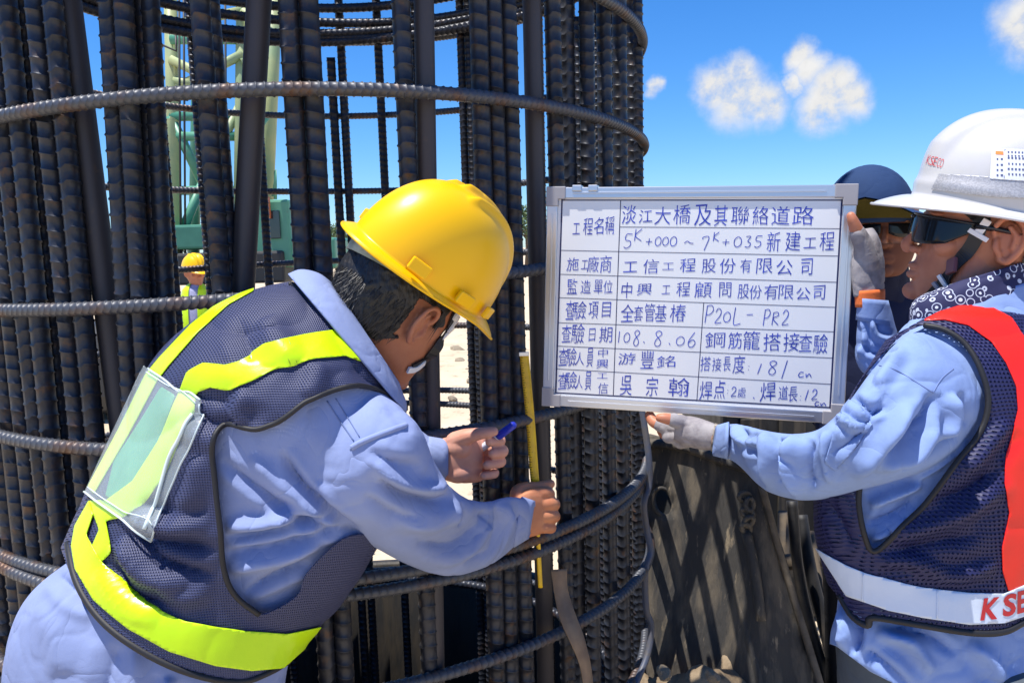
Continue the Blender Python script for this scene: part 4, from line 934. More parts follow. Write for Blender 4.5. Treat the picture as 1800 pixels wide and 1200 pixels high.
    seam('shoulder_seam', S, [(755, 735), (700, 752), (640, 775), (618, 787)], .0042, M_SHIRT, shirt, .001)
    # cuffs
    def cuff(c0, c1, m):
        V, Fc = loft([c0, c1], 4, 28); n = 28 * 5; return mesh_obj('cuff', V[:n], [f for f in Fc if max(f) < n], m, body)
    o = cuff((917, 872, 904, 962, 1.425, .050), (941, 880, 930, 946, 1.465, .045), M_SHIRT); md = o.modifiers.new('s', 'SOLIDIFY'); md.thickness = .003
    o = cuff((752, 766, 746, 850, 1.412, .050), (788, 772, 788, 842, 1.41, .038), M_SHIRT); md = o.modifiers.new('s', 'SOLIDIFY'); md.thickness = .003
    # collar
    cs = [(508, 484, 712, 724, 1.19, .135), (530, 476, 712, 706, 1.19, .122), (560, 482, 706, 690, 1.19, .108), (585, 500, 700, 672, 1.19, .096)]
    V, Fc = loft(cs, 5, 36); n = 36 * (5 * 3 + 1); o = mesh_obj('collar', V[:n], [f for f in Fc if max(f) < n], M_SHIRT, body); md = o.modifiers.new('s', 'SOLIDIFY'); md.thickness = .003; md.offset = 0
    # --- trousers down to boots
    tq = remesh([leg(h1, k1, foot1 + np.array([0, 0, .03]), 1.25), leg(h2, k2, foot2 + np.array([0, 0, .03]), 1.25), ellipsoid(hip, (.17, .19, .13))], .010, 3)
    mesh_obj('trousers', rumple(*tq, .006, 9, 4), tq[1], cloth_mat('navy_trousers', (.035, .04, .06)), body)
    for f in (foot1, foot2):
        bt = remesh([ellipsoid(f + np.array([.05, 0, -.02]), (.14, .05, .045)), ellipsoid(f + np.array([-.01, 0, .03]), (.06, .05, .08))], .008, 2); mesh_obj('boot', bt[0], bt[1], mat('boot_leather', (.03, .025, .02), .6), body)
    # --- vest: shell over the torso with arm hole, cut at collar and hem
    ts = [(a - 3, b - 3, c + 3, e + 3, dd, th + .012 + .012 * max(0, (b - 700) / 300)) for a, b, c, e, dd, th in torso_s]
    vV, vF = remesh([loft(ts + [(92, 1005, 525, 1140, 1.175, .204), (70, 1060, 510, 1195, 1.175, .210), (40, 1130, 495, 1262, 1.175, .212)], 6, 56, 2.05)], .0045, 3)
    vV = rumple(vV, vF, .0035, 7, 21)
    VF = [([(470, 560), (490, 600), (520, 640)], 22, .007), ([(420, 560), (440, 620), (440, 640)], 18, -.006), ([(300, 680), (360, 700), (420, 710)], 20, -.008), ([(345, 720), (375, 745), (420, 735)], 16, -.012), ([(440, 690), (420, 720), (425, 750)], 18, .009), ([(560, 640), (555, 670), (540, 700)], 20, .008), ([(620, 640), (640, 665), (690, 690)], 16, -.006), ([(350, 800), (340, 860), (310, 930)], 20, .008), ([(370, 920), (300, 925), (240, 905)], 14, .012), ([(385, 965), (310, 955), (230, 945)], 12, -.012), ([(210, 950), (260, 1010), (330, 1030)], 18, .014), ([(225, 930), (290, 985), (380, 1010)], 12, -.013), ([(200, 990), (230, 1040), (290, 1065)], 14, -.010), ([(370, 1040), (320, 1050), (280, 1040)], 16, .008)]
    vV = folds(vV, vF, VF)
    hole = [(720, 712), (690, 700), (655, 685), (620, 680), (575, 690), (540, 705), (495, 738), (450, 755), (412, 745), (385, 758), (375, 790), (380, 850), (388, 920), (395, 1000), (415, 1045), (455, 1077), (520, 1045), (538, 1005), (600, 945), (660, 930), (760, 880), (790, 760)]
    hole = [tuple(p) for p in cspline(hole, 4)]
    outline = [(100, 930), (118, 985), (145, 1050), (190, 1105), (260, 1155), (340, 1187), (420, 1200), (470, 1185), (520, 1150), (560, 1110), (640, 1020), (700, 930), (760, 800), (715, 720), (675, 674), (640, 628), (597, 579), (565, 548), (530, 517), (500, 484), (430, 400), (200, 500), (50, 800)]
    vest = patch('vest', (vV, vF), outline, .002, M_NET1, body, near=False, thick=.0014, sub=[hole])
    vb = (vV, vF); SV = Surf(vb)
    seam('vest_piping', SV, [(712, 720), (690, 700), (655, 685), (620, 680), (575, 690), (540, 705), (495, 738), (450, 755), (412, 745), (385, 758), (375, 790), (380, 850), (388, 920), (395, 1000), (415, 1045), (455, 1077)], .0036, M_PIPING, vest, .003, 8)
    seam('vest_piping', SV, [(504, 490), (530, 517), (565, 548), (597, 579), (640, 628), (675, 674), (710, 716)], .0040, M_PIPING, vest, .003, 8)
    seam('vest_hem', SV, [(122, 955), (135, 1015), (165, 1070), (210, 1115), (280, 1158), (350, 1185), (420, 1196), (470, 1180), (505, 1160)], .0050, M_PIPING, vest, .002, 8)
    tapes = [
        [(448, 508), (400, 526), (340, 574), (285, 632), (262, 660), (215, 755), (160, 858), (172, 868), (232, 765), (283, 670), (302, 645), (352, 588), (405, 540), (448, 516)],
        [(658, 648), (642, 612), (622, 590), (600, 581), (540, 592), (470, 606), (425, 638), (400, 645), (362, 641), (335, 655), (318, 695), (285, 775), (240, 845), (195, 878), (163, 880), (172, 905), (182, 930), (160, 980), (180, 990), (203, 968), (193, 915), (225, 908), (255, 888), (295, 835), (322, 775), (345, 722), (352, 688), (375, 680), (410, 687), (450, 670), (490, 650), (555, 634), (605, 630), (640, 640)],
        [(165, 880), (140, 925), (134, 960), (140, 1000), (172, 1052), (232, 1102), (300, 1140), (380, 1165), (440, 1174), (492, 1170), (530, 1135), (560, 1095), (500, 1108), (430, 1105), (330, 1090), (260, 1062), (205, 1010), (185, 985), (160, 940), (172, 905)]]
    for k, t in enumerate(tapes):
        tp = patch('reflective_tape', vb, t, .0045 + .0008 * k, M_TAPEY, vest, thick=.0012)
    for pts in [[(497, 604), (510, 640)], [(505, 602), (520, 636)], [(638, 612), (648, 640)], [(618, 588), (628, 632)], [(420, 1106), (400, 1166)], [(470, 1110), (450, 1172)], [(255, 1075), (244, 1104)], [(262, 1078), (252, 1108)], [(275, 1082), (268, 1118)]]:
        seam('tape_crease', SV, pts, .0009, mat('crease', (.36, .55, .01), .5), vest, .0062, 5)
    # clear plastic pocket on the back of the vest
    MP = bpy.data.materials.new('clear_vinyl'); MP.use_nodes = True; p = MP.node_tree.nodes['Principled BSDF']
    p.inputs['Base Color'].default_value = (.75, .85, .88, 1); p.inputs['Roughness'].default_value = .18; p.inputs['Alpha'].default_value = .16; p.inputs['Specular IOR Level'].default_value = .7
    MPE = mat('vinyl_edge', (.62, .72, .72), .35); MG = mat('green_lining', (.04, .30, .13), .6, col2=(.08, .38, .18), nscale=14)
    pk = [(262, 647), (310, 675), (360, 708), (358, 742), (330, 815), (300, 880), (273, 940), (215, 905), (160, 866), (200, 780)]
    lin = patch('pocket_lining', vb, [(288, 680), (312, 697), (290, 760), (262, 825), (215, 882), (190, 872), (205, 810), (248, 745)], .0036, MG, vest, thick=.0006)
    pocket = patch('clear_pocket', vb, pk, .0085, MP, vest, thick=.0008)
    for pts, r in [([(262, 647), (310, 677), (358, 709)], .0016), ([(268, 658), (312, 685), (350, 712)], .0009), ([(358, 712), (357, 745), (330, 815), (300, 880), (273, 938)], .0014), ([(160, 866), (215, 905), (273, 940)], .0016), ([(166, 858), (220, 894), (275, 926)], .0009), ([(342, 728), (325, 770), (305, 805), (285, 870), (262, 925)], .0034)]:
        seam('pocket_edge', SV, pts, r, MPE, pocket, .0095, 8, .7)
    # --- hair: cap from nape to under the hat
    Nn = normals(hV, hF); loc = (hV - HO) @ HR
    f = np.minimum.reduce([.062 - loc[:, 2], .035 - loc[:, 0] - np.where(loc[:, 2] < .01, (.01 - loc[:, 2]) * 1.35, 0) + .006 * vnoise(hV, 60), loc[:, 2] + .062 + .35 * np.minimum(0, loc[:, 0] + .02) + .004 * vnoise(hV, 90, 2), np.where((np.abs(loc[:, 0] + .008) < .026) & (np.abs(loc[:, 2] + .002) < .032), -.01, .02)])
    T = tris(hF); k = (np.abs(loc[:, 1]) > .0795)[T].any(1); T = T[~k]
    lift = .006 + .0012 * vnoise(hV, 110, 4) + .0008 * vnoise(hV, 260, 6); hv, hf = clip(hV + Nn * lift[:, None], T, f)
    hair = mesh_obj('hair', hv, hf, M_HAIR, body); md = hair.modifiers.new('s', 'SOLIDIFY'); md.thickness = .004; md.offset = -1
    # strands to break the outline
    idx = np.where((f > .002) & (loc[:, 2] < .018))[0]; rs = np.random.RandomState(4); idx = rs.choice(idx, 1500); V = []; Fs = []
    down = HR @ np.array([-.3, 0, -1.0])
    for i in idx:
        nrm = Nn[i]; t = down - nrm * (down @ nrm); t = t / np.linalg.norm(t) + rs.randn(3) * .25; s = np.cross(t, nrm) * .0007; p0 = hV[i] + nrm * .006; L_ = .012 + .008 * rs.rand(); n = len(V)
        V += [p0 - s, p0 + s, p0 + t * L_ + nrm * .004]; Fs.append([n, n + 1, n + 2])
    mesh_obj('hair_strands', V, Fs, M_HAIR, hair, False)['kind'] = 'stuff'
    # --- pen
    a, b = unp(856, 781, 1.40), unp(905, 745, 1.365); dv = (b - a) / np.linalg.norm(b - a); e = empty('marker_pen', a, 'white marker pen with blue cap held between thumb and fingers', 'pen')
    V, Fc = sweep([a - dv * .04, a, a + dv * .030], .0068, 16); mesh_obj('barrel', V, Fc, mat('pen_barrel', (.62, .68, .85), .35), e)
    V, Fc = sweep([a + dv * .030, a + dv * .034, b - dv * .004, b], [.0074, .0078, .0070, .005], 16); mesh_obj('cap', V, Fc, mat('pen_blue', (.015, .03, .42), .3), e)
    V, Fc = sweep([a + dv * .006, a + dv * .022], .0071, 16, False); mesh_obj('printed_band', V, Fc, mat('pen_print', (.10, .15, .62), .4, col2=(.6, .66, .85), nscale=160, ncut=(.48, .52)), e)
    # --- hard hat
    M_YEL = mat('yellow_abs', (.92, .52, .0), .34, col2=(.89, .49, .0), nscale=4, ncut=(.3, .7), bump=[(60, .03, .001), (600, .03, .0003)], spec=.35, coat=.05)
    hh = empty('hard_hat', HO, 'glossy yellow ribbed hard hat on the bending worker', 'hard hat')
    V, Fc = helmet_shell('round'); HT = np.array([.006, 0, .058]); V = V * np.array([.94, .93, .95]); c5, s5 = math.cos(R_(3)), math.sin(R_(3))
    HS = RT * .004 + UP * .013; HN = rot_frame(HR[:, 0], R_(30)); W = (V + HT) @ HN.T + HO + HS
    sh = mesh_obj('shell', W, Fc, M_YEL, hh); md = sh.modifiers.new('s', 'SOLIDIFY'); md.thickness = .003; md.offset = -1
    V2, F2 = sweep(np.vstack([W[:192], W[:1]]), .0022, 8, False); mesh_obj('brim_lip', V2, F2, M_YEL, hh)
    for sy in (-1, 1):
        for x in (-.080, .004, .072):
            t = x / .138; y = sy * .108 * math.sqrt(max(0, 1 - t * t)); nd = np.array([x / .138 ** 2, y / .108 ** 2, 0]); nd /= np.linalg.norm(nd); tg = np.array([-nd[1], nd[0], 0])
            q = MB(); M = HN @ np.stack([tg, nd, [0, 0, 1]], 1); c = np.array([x, y, .014]) + nd * .0015 + HT; q.box(HN @ c + HO + HS, (.016 if x < .07 else .011, .0040, .0095), M, .0022); q.build('accessory_slot', M_YEL, hh)
    Sh = Surf(head)
    ring = [(HR @ (np.array([.106 * math.cos(a) - .008, .0890 * math.sin(a), .036]))) + HO for a in np.linspace(0, 2 * math.pi, 49)]
    V2 = np.vstack([ring, np.array(ring) + HR @ np.array([0, 0, .024])]) + HS * .45; n = 49
    bnd = mesh_obj('sweatband', V2, [[i, i + 1, n + i + 1, n + i] for i in range(n - 1)], mat('sweatband_grey', (.33, .36, .30), .7, col2=(.16, .18, .15), nscale=30), hh); md = bnd.modifiers.new('s', 'SOLIDIFY'); md.thickness = .003
    st = strap('chin_strap', Sh, [(797, 548), (790, 565), (780, 588), (765, 612), (748, 630), (722, 645)], .017, .0022, .003, M_BLACKP, hh)
    for x, y in ((790, 568), (784, 583)):
        c, nn = Sh.at(x, y, .007); q = MB(); t = unp(x + 10, y, 1.2) - unp(x, y, 1.2); t -= nn * (t @ nn); t /= np.linalg.norm(t); M = np.stack([t, np.cross(nn, t), nn], 1)
        q.box(c, (.0135, .0030, .0022), M, .0008); q.build('strap_buckle', M_WPLAST, hh)
    c, nn = Sh.at(795, 556, .006); q = MB(); q.box(c, (.006, .010, .0025), np.stack([t, np.cross(nn, t), nn], 1), .0008); q.build('strap_anchor', M_WPLAST, hh)
    strap('chin_pad', Sh, [(742, 634), (728, 645), (714, 647)], .010, .004, .003, M_WPLAST, hh)
worker_yellow()
# ------------------------------------------------------------------ tape measure and its strip
def tape_measure():
    e = empty('tape_measure', unp(940, 900, 1.57), 'narrow yellow measuring tape held upright against the rebar', 'tape measure')
    D = 1.545
    up_ = [(921, 620, D), (928, 690, D), (934, 760, D), (939, 830, D), (942, 858, D + .005)]; lo = [(945, 930, 1.575), (947, 975, 1.59), (950, 1032, 1.60)]
    M_T = mat('tape_yellow', (.88, .56, .015), .4, col2=(.70, .40, .02), nscale=40, ncut=(.4, .7)); M_K = mat('tape_black', (.02, .02, .02), .5)
    def blade(name, pts, w0, w1):
        P = np.array([unp(*p) for p in spline(pts, 8)]); k = len(P); n = 5; V = []
        for i, p in enumerate(P):
            wd = w0 + (w1 - w0) * i / (k - 1)
            for j in range(n):
                u = j / (n - 1) * 2 - 1; V.append(p + RT * u * wd / 2 - FW * .002 * (1 - u * u))
        o = mesh_obj(name, V, [[i * n + j, i * n + j + 1, (i + 1) * n + j + 1, (i + 1) * n + j] for i in range(k - 1) for j in range(n - 1)], M_T, e); md = o.modifiers.new('s', 'SOLIDIFY'); md.thickness = .0006; return P, o
    P, ob = blade('blade', up_, .018, .017); blade('blade_tail', lo, .009, .009)
    V = []; Fs = []; cum = np.concatenate([[0], np.cumsum(np.linalg.norm(np.diff(P, axis=0), axis=1))])
    for k in range(int(cum[-1] / .005)):
        s = k * .005; p = np.array([np.interp(s, cum, P[:, c]) for c in range(3)]) - FW * .0032; l = .008 if k % 10 == 0 else .0055 if k % 2 == 0 else .0035
        n = len(V); a = p - RT * .0085 + FW * .0018; b = a + RT * l - FW * .0012; V += [a + UP * .0005, b + UP * .0005, b - UP * .0005, a - UP * .0005]; Fs.append([n, n + 1, n + 2, n + 3])
    g = mesh_obj('graduation_marks', V, Fs, M_K, ob, False); g['kind'] = 'stuff'
    q = MB(); q.box(unp(921, 622, D - .004), (.010, .002, .004), None, .0006); q.build('end_hook', M_ALU, e)
tape_measure()
def strips():
    M = mat('webbing', (.33, .22, .13), .8, col2=(.23, .155, .10), nscale=20, bump=[(400, .4, .001)])
    pts = [(982, 1000, 1.66), (986, 1040, 1.645), (998, 1085, 1.62), (1016, 1130, 1.60), (1030, 1180, 1.60), (1036, 1260, 1.6), (1030, 1340, 1.62)]
    P = np.array([unp(*p) for p in spline(pts, 8)]); V = []; k = len(P)
    for i, p in enumerate(P):
        wd = .036 * (1 - .12 * math.sin(i * .25)); sd = RT * math.cos(.2 + .02 * i) + FW * math.sin(.2 + .02 * i); V += [p - sd * wd / 2, p + sd * wd / 2]
    o = mesh_obj('webbing_strap', V, [[2 * i, 2 * i + 1, 2 * i + 3, 2 * i + 2] for i in range(k - 1)], M); md = o.modifiers.new('s', 'SOLIDIFY'); md.thickness = .003
    tag(o, 'brown webbing strap hanging twisted in front of the lower hoops', 'strap')
strips()
# ------------------------------------------------------------------ worker holding the board (white hard hat)
def project_text(txt, spots, surf, off, m, name, parent, bold=.03, shear=.0):
    """letters laid on a surface; spots: (x, y, width, height, turn) per letter, one part per letter"""
    for ch, (x, y, ww, hh, tn) in zip(txt, spots):
        cu = bpy.data.curves.new('g', 'FONT'); cu.body = ch; cu.resolution_u = 3; cu.offset = bold
        o = bpy.data.objects.new('g', cu); COL.objects.link(o); dg = bpy.context.evaluated_depsgraph_get(); dg.update(); me = o.evaluated_get(dg).to_mesh()
        G = np.array([v.co[:2] for v in me.vertices]); Fc = [list(p.vertices) for p in me.polygons]; o.evaluated_get(dg).to_mesh_clear(); bpy.data.objects.remove(o); bpy.data.curves.remove(cu)
        lo, hi = G.min(0), G.max(0); G = (G - (lo + hi) / 2) / (hi - lo); c, s = math.cos(tn), math.sin(tn)
        X = G[:, 0] * ww + shear * G[:, 1] * hh; Y = -G[:, 1] * hh; cen, nv = surf.at(x, y); V = []
        for a, b in zip(X, Y):
            r_ = ray(x + a * c - b * s, y + a * s + b * c); p_ = CAM + r_ * (((cen - CAM) @ nv) / (r_ @ nv)); V.append(np.array(surf.b.find_nearest(Vector(p_))[0]) + nv * off)
        mesh_obj(name, V, Fc, m, parent, False)
def worker_white():
    D = 1.12; SC = 1.06
    HR = rot_frame((-math.cos(R_(21)), math.sin(R_(21)), .20), R_(-2))
    ear = unp(1774, 424, D); HO = ear - HR @ np.array([-.010, .084, -.004]) * SC
    hp = [(V * SC, Fc) for V, Fc in head_parts() + ear_parts(-1) + ear_parts(1)]
    # parted lips: lower the chin and lower lip a little
    hp = xform(hp, HR, HO)
    neck = loft([(1640, 600, 1840, 610, 1.20, .085), (1655, 540, 1825, 540, 1.20, .070), (1665, 500, 1810, 480, 1.20, .064), (1680, 450, 1800, 430, 1.20, .060)], 5, 26)
    hV, hF = remesh(hp + [neck], .0024, 2)
    head = (hV, hF); Sh = Surf(head)
    mk = lambda p: HR @ (np.array(p) * SC) + HO
    # --- hands
    d = 1.350
    palm = loft([(1502, 520, 1552, 522, d, .024), (1500, 490, 1553, 488, d, .026), (1498, 455, 1550, 450, d, .026), (1505, 425, 1542, 420, d + .004, .022), (1514, 408, 1532, 405, d + .008, .014)], 5, 22)
    thumb = pchain([(1524, 455, d - .016, 17), (1516, 428, d - .022, 15), (1506, 405, d - .030, 12), (1499, 388, d - .034, 9.5), (1496, 380, d - .034, 8)])
    fing = [pchain([(1530, 430 + 20 * i, d + .012, 12), (1512, 424 + 20 * i, d + .028, 11), (1488, 420 + 20 * i, d + .030, 10), (1466, 419 + 20 * i, d + .028, 9)]) for i in range(4)]
    rh = remesh([palm, thumb] + fing, .0022, 2)
    thb = pchain([(1526, 462, d - .016, 19), (1517, 430, d - .022, 17), (1508, 410, d - .029, 14)])
    rg = remesh([loft([(1500, 522, 1554, 524, d, .028), (1497, 490, 1556, 488, d, .030), (1496, 455, 1554, 450, d, .030), (1502, 422, 1546, 416, d + .004, .025), (1512, 404, 1535, 400, d + .008, .016)], 5, 24), thb] + [pchain([(1530, 430 + 20 * i, d + .012, 14), (1512, 424 + 20 * i, d + .028, 13)]) for i in range(4)], .0024, 2)
    e2 = 1.425
    palm2 = loft([(1266, 752, 1262, 786, e2 - .05, .026), (1240, 742, 1234, 786, e2 - .03, .028), (1212, 735, 1206, 780, e2 - .012, .026), (1190, 736, 1186, 770, e2 + .004, .020)], 5, 22)
    fb = [pchain([(1200, 744, e2 - .02, 12), (1182, 738, e2 - .024, 11), (1168, 735, e2 - .024, 9.5), (1160, 734, e2 - .022, 8)]),
          pchain([(1200, 752, e2 + .010, 12), (1172, 750, e2 + .020, 11), (1150, 742, e2 + .036, 10), (1142, 730, e2 + .05, 9)]),
          pchain([(1200, 764, e2 + .006, 12), (1180, 766, e2 + .016, 11), (1166, 760, e2 + .034, 10), (1160, 742, e2 + .05, 9)]),
          pchain([(1212, 772, e2 - .004, 11), (1196, 776, e2 + .010, 10), (1186, 770, e2 + .03, 9), (1182, 752, e2 + .048, 8)])]
    lh = remesh([palm2] + fb, .0022, 2)
    lg = remesh([loft([(1270, 750, 1268, 790, e2 - .055, .030), (1240, 738, 1234, 790, e2 - .03, .032), (1212, 731, 1206, 784, e2 - .012, .030), (1188, 733, 1184, 773, e2 + .004, .023)], 5, 24),
                 pchain([(1200, 743, e2 - .021, 14), (1184, 738, e2 - .025, 13)]), pchain([(1200, 752, e2 + .010, 14), (1172, 751, e2 + .020, 13), (1160, 747, e2 + .028, 12)]), pchain([(1200, 764, e2 + .006, 14), (1176, 767, e2 + .018, 13)]), pchain([(1212, 773, e2 - .004, 13), (1194, 777, e2 + .012, 12)])], .0024, 2)
    lgV = rumple(*lg, .0014, 45, 3); rgV = rumple(*rg, .0014, 45, 5)
    # --- inner figure down to the feet
    pel = unp(1690, 1180, 1.22); f1, f2 = np.array([.66, 1.12, .07]), np.array([.72, 1.38, .07])
    k1, k2 = np.array([.64, 1.14, .48]), np.array([.70, 1.36, .48]); h1, h2 = pel + np.array([0, -.09, -.03]), pel + np.array([0, .09, -.03])
    def leg(h, k, f, s): return chain([(h, .095 * s), (h * .5 + k * .5, .084 * s), (k, .064 * s), (k * .5 + f * .5, .060 * s), (f, .044 * s)], 5, 16)
    inner = [loft([(1670, 540, 1810, 540, 1.20, .05), (1600, 640, 1880, 650, 1.21, .12), (1540, 800, 1870, 820, 1.22, .13), (1560, 1000, 1850, 1010, 1.22, .12), (1540, 1180, 1850, 1190, 1.22, .12)], 4, 20), leg(h1, k1, f1, .8), leg(h2, k2, f2, .8),
             pchain([(1630, 660, 1.10, 50), (1500, 790, 1.10, 42), (1405, 822, 1.15, 34), (1330, 800, 1.24, 26), (1262, 770, 1.37, 20)]), pchain([(1640, 640, 1.32, 45), (1570, 680, 1.37, 32), (1545, 620, 1.37, 26), (1528, 530, 1.352, 20)])]
    iV, iF = remesh(inner, .012, 2)
    q = MB(); q.add(hV, hF); q.add(*rh); q.add(*lh); q.add(iV, iF); body = q.build('person', M_SKIN2, None, True)
    tag(body, 'worker in white hard hat, sunglasses and navy red striped vest holding up the whiteboard', 'person')
    mesh_obj('glove', rgV, rg[1], M_GLOVE, body); mesh_obj('glove', lgV, lg[1], M_GLOVE, body)
    V, Fc = loft([(1503, 540, 1556, 542, d + .002, .031), (1502, 512, 1556, 508, d, .031)], 5, 26); n = 26 * 6; o = mesh_obj('glove_cuff', V[:n], [f for f in Fc if max(f) < n], mat('orange_knit', (.75, .16, .035), .85, bump=(300, .5, .001)), body); md = o.modifiers.new('s', 'SOLIDIFY'); md.thickness = .003
    V, Fc = loft([(1274, 752, 1272, 792, e2 - .058, .033), (1256, 746, 1250, 790, e2 - .045, .033)], 5, 26); o = mesh_obj('glove_cuff', V[:n], [f for f in Fc if max(f) < n], mat('dark_knit', (.10, .085, .075), .9, col2=(.35, .32, .28), nscale=90, bump=(300, .6, .001)), body); md = o.modifiers.new('s', 'SOLIDIFY'); md.thickness = .003
    # --- shirt
    torso_s = [(1625, 540, 1860, 540, 1.20, .085), (1588, 575, 1895, 575, 1.20, .12), (1545, 640, 1925, 650, 1.205, .160), (1500, 730, 1935, 745, 1.21, .175), (1462, 830, 1930, 850, 1.21, .178), (1452, 920, 1915, 940, 1.21, .176), (1466, 1000, 1895, 1020, 1.21, .170)]
    low_s = [(1485, 985, 1880, 1000, 1.21, .150), (1476, 1060, 1878, 1075, 1.21, .160), (1464, 1115, 1880, 1130, 1.21, .172), (1466, 1165, 1880, 1200, 1.21, .176), (1500, 1225, 1870, 1260, 1.21, .170)]
    arm_s = [(1640, 585, 1760, 690, 1.15, .08), (1590, 590, 1735, 715, 1.10, .088), (1540, 640, 1690, 780, 1.075, .088), (1490, 708, 1612, 832, 1.07, .084), (1440, 752, 1510, 862, 1.085, .078), (1385, 760, 1420, 880, 1.13, .070), (1332, 752, 1348, 864, 1.20, .060), (1292, 744, 1296, 816, 1.29, .046), (1264, 752, 1258, 796, 1.37, .038)]
    far_s = [(1600, 620, 1700, 700, 1.33, .08), (1530, 660, 1620, 700, 1.37, .066), (1502, 630, 1595, 650, 1.375, .056), (1506, 575, 1578, 590, 1.365, .044), (1508, 528, 1562, 532, 1.353, .036)]
    sV, sF = remesh([loft(torso_s, 6, 48, 2.5), loft(low_s, 6, 48, 2.5), loft(arm_s, 7, 32), loft(far_s, 5, 26)], .0038, 12)
    sV = rumple(sV, sF, .0030, 8, 13); sV = rumple(sV, sF, .0018, 19, 18)
    FL = [([(1290, 745), (1300, 770), (1330, 785)], 10, .012), ([(1305, 750), (1315, 785), (1345, 800)], 8, -.012), ([(1345, 756), (1350, 800), (1352, 868)], 13, .012), ([(1368, 760), (1372, 800), (1368, 850)], 11, -.014), ([(1400, 765), (1390, 815), (1405, 880)], 12, .014), ([(1425, 770), (1420, 815), (1430, 860)], 10, -.012), ([(1455, 760), (1450, 800), (1460, 850)], 12, .008),
          ([(1320, 770), (1330, 810), (1350, 850)], 10, -.010), ([(1560, 690), (1510, 760), (1460, 800)], 22, -.010), ([(1600, 700), (1560, 780), (1500, 840)], 18, .010), ([(1640, 690), (1620, 740), (1560, 800)], 16, -.012), ([(1650, 740), (1600, 800), (1540, 830)], 14, .009), ([(1670, 690), (1675, 740), (1660, 770)], 12, .010), ([(1690, 690), (1700, 750)], 10, -.008), ([(1590, 610), (1560, 650), (1540, 680)], 16, .006), ([(1500, 700), (1530, 720), (1560, 715)], 10, -.008), ([(1470, 730), (1500, 750), (1530, 748)], 9, .008),
          ([(1530, 890), (1570, 870), (1620, 850)], 12, .014), ([(1525, 920), (1570, 905), (1610, 880)], 10, -.012), ([(1530, 945), (1560, 935), (1590, 910)], 9, .010), ([(1590, 830), (1640, 800), (1690, 760)], 12, -.016),
          ([(1480, 1060), (1490, 1100), (1480, 1140)], 14, .012), ([(1500, 1070), (1510, 1110), (1500, 1150)], 10, -.012), ([(1540, 1110), (1600, 1130), (1640, 1180)], 16, .012), ([(1560, 1100), (1620, 1110), (1680, 1150)], 12, -.010), ([(1520, 1140), (1560, 1170), (1600, 1210)], 12, -.010), ([(1700, 1130), (1740, 1160), (1760, 1200)], 20, .010), ([(1530, 560), (1540, 590), (1570, 600)], 8, .009), ([(1510, 600), (1540, 620), (1580, 615)], 8, -.009), ([(1515, 560), (1520, 590), (1512, 630)], 7, .006)]
    sV = folds(sV, sF, [(a, b * .75, c * 1.35) for a, b, c in FL])
    hemf = 1.0
    x, y, _ = proj(sV); hem = np.interp(x, [1400, 1470, 1530, 1600, 1700, 1900], [1110, 1135, 1180, 1215, 1240, 1240]) - y; hem = np.where((y > 1000), hem, 100.0)
    hv, hf = clip(sV, tris(sF), hem); shirt = mesh_obj('shirt', hv, hf, M_SHIRT2, body); md = shirt.modifiers.new('s', 'SOLIDIFY'); md.thickness = .002; md.offset = -1
    S = Surf((sV, sF)); MS = mat('pale_seam', (.16, .22, .42), .8)
    for pts in [[(1545, 642), (1575, 650), (1605, 668), (1640, 690)], [(1676, 648), (1655, 665), (1640, 690)], [(1531, 744), (1508, 784), (1468, 823)]]: seam('stitching', S, pts, .0007, MS, shirt, .0002)
    patch('elbow_patch', (sV, sF), [(1490, 700), (1512, 716), (1534, 744), (1500, 792), (1467, 827), (1448, 812), (1462, 768)], .0012, M_SHIRT2, shirt, thick=.0012)
    def ring(name, c0, c1, m, na=30, th=.003):
        V, Fc = loft([c0, c1], 5, na); n = na * 6; o = mesh_obj(name, V[:n], [f for f in Fc if max(f) < n], m, body); md = o.modifiers.new('s', 'SOLIDIFY'); md.thickness = th; return o
    ring('cuff', (1282, 744, 1280, 804, 1.31, .045), (1260, 750, 1254, 798, 1.375, .040), M_SHIRT2); ring('cuff', (1504, 562, 1574, 574, 1.363, .046), (1507, 524, 1562, 528, 1.353, .038), M_SHIRT2)
    # open collar and patterned scarf
    cs = [(1574, 615, 1905, 605, 1.20, .135), (1582, 590, 1890, 562, 1.20, .122), (1602, 566, 1870, 522, 1.20, .110), (1640, 549, 1850, 482, 1.20, .098)]
    V, Fc = loft(cs, 6, 40); n = 40 * 19; cV = rumple(V[:n], np.array([f for f in Fc if max(f) < n]), .002, 18, 2); o = mesh_obj('collar', cV, [f for f in Fc if max(f) < n], M_SHIRT2, body); md = o.modifiers.new('s', 'SOLIDIFY'); md.thickness = .003; md.offset = 0
    MSC = bpy.data.materials.new('navy_paisley'); MSC.use_nodes = True; t = MSC.node_tree; nn_ = t.nodes; p = nn_['Principled BSDF']; p.inputs['Roughness'].default_value = .8
    vo = nn_.new('ShaderNodeTexVoronoi'); vo.feature = 'DISTANCE_TO_EDGE'; vo.inputs['Scale'].default_value = 95; tcn = nn_.new('ShaderNodeTexCoord'); t.links.new(tcn.outputs['Object'], vo.inputs['Vector'])
    v2 = nn_.new('ShaderNodeTexVoronoi'); v2.inputs['Scale'].default_value = 70; t.links.new(tcn.outputs['Object'], v2.inputs['Vector'])
    cr = nn_.new('ShaderNodeValToRGB'); cr.color_ramp.interpolation = 'CONSTANT'; cr.color_ramp.elements[0].color = (.62, .66, .75, 1); cr.color_ramp.elements[1].position = .20; cr.color_ramp.elements[1].color = (.016, .018, .075, 1)
    el = cr.color_ramp.elements.new(.42); el.color = (.5, .55, .68, 1); el = cr.color_ramp.elements.new(.50); el.color = (.016, .018, .075, 1)
    t.links.new(v2.outputs['Distance'], cr.inputs[0]); t.links.new(cr.outputs[0], p.inputs['Base Color'])
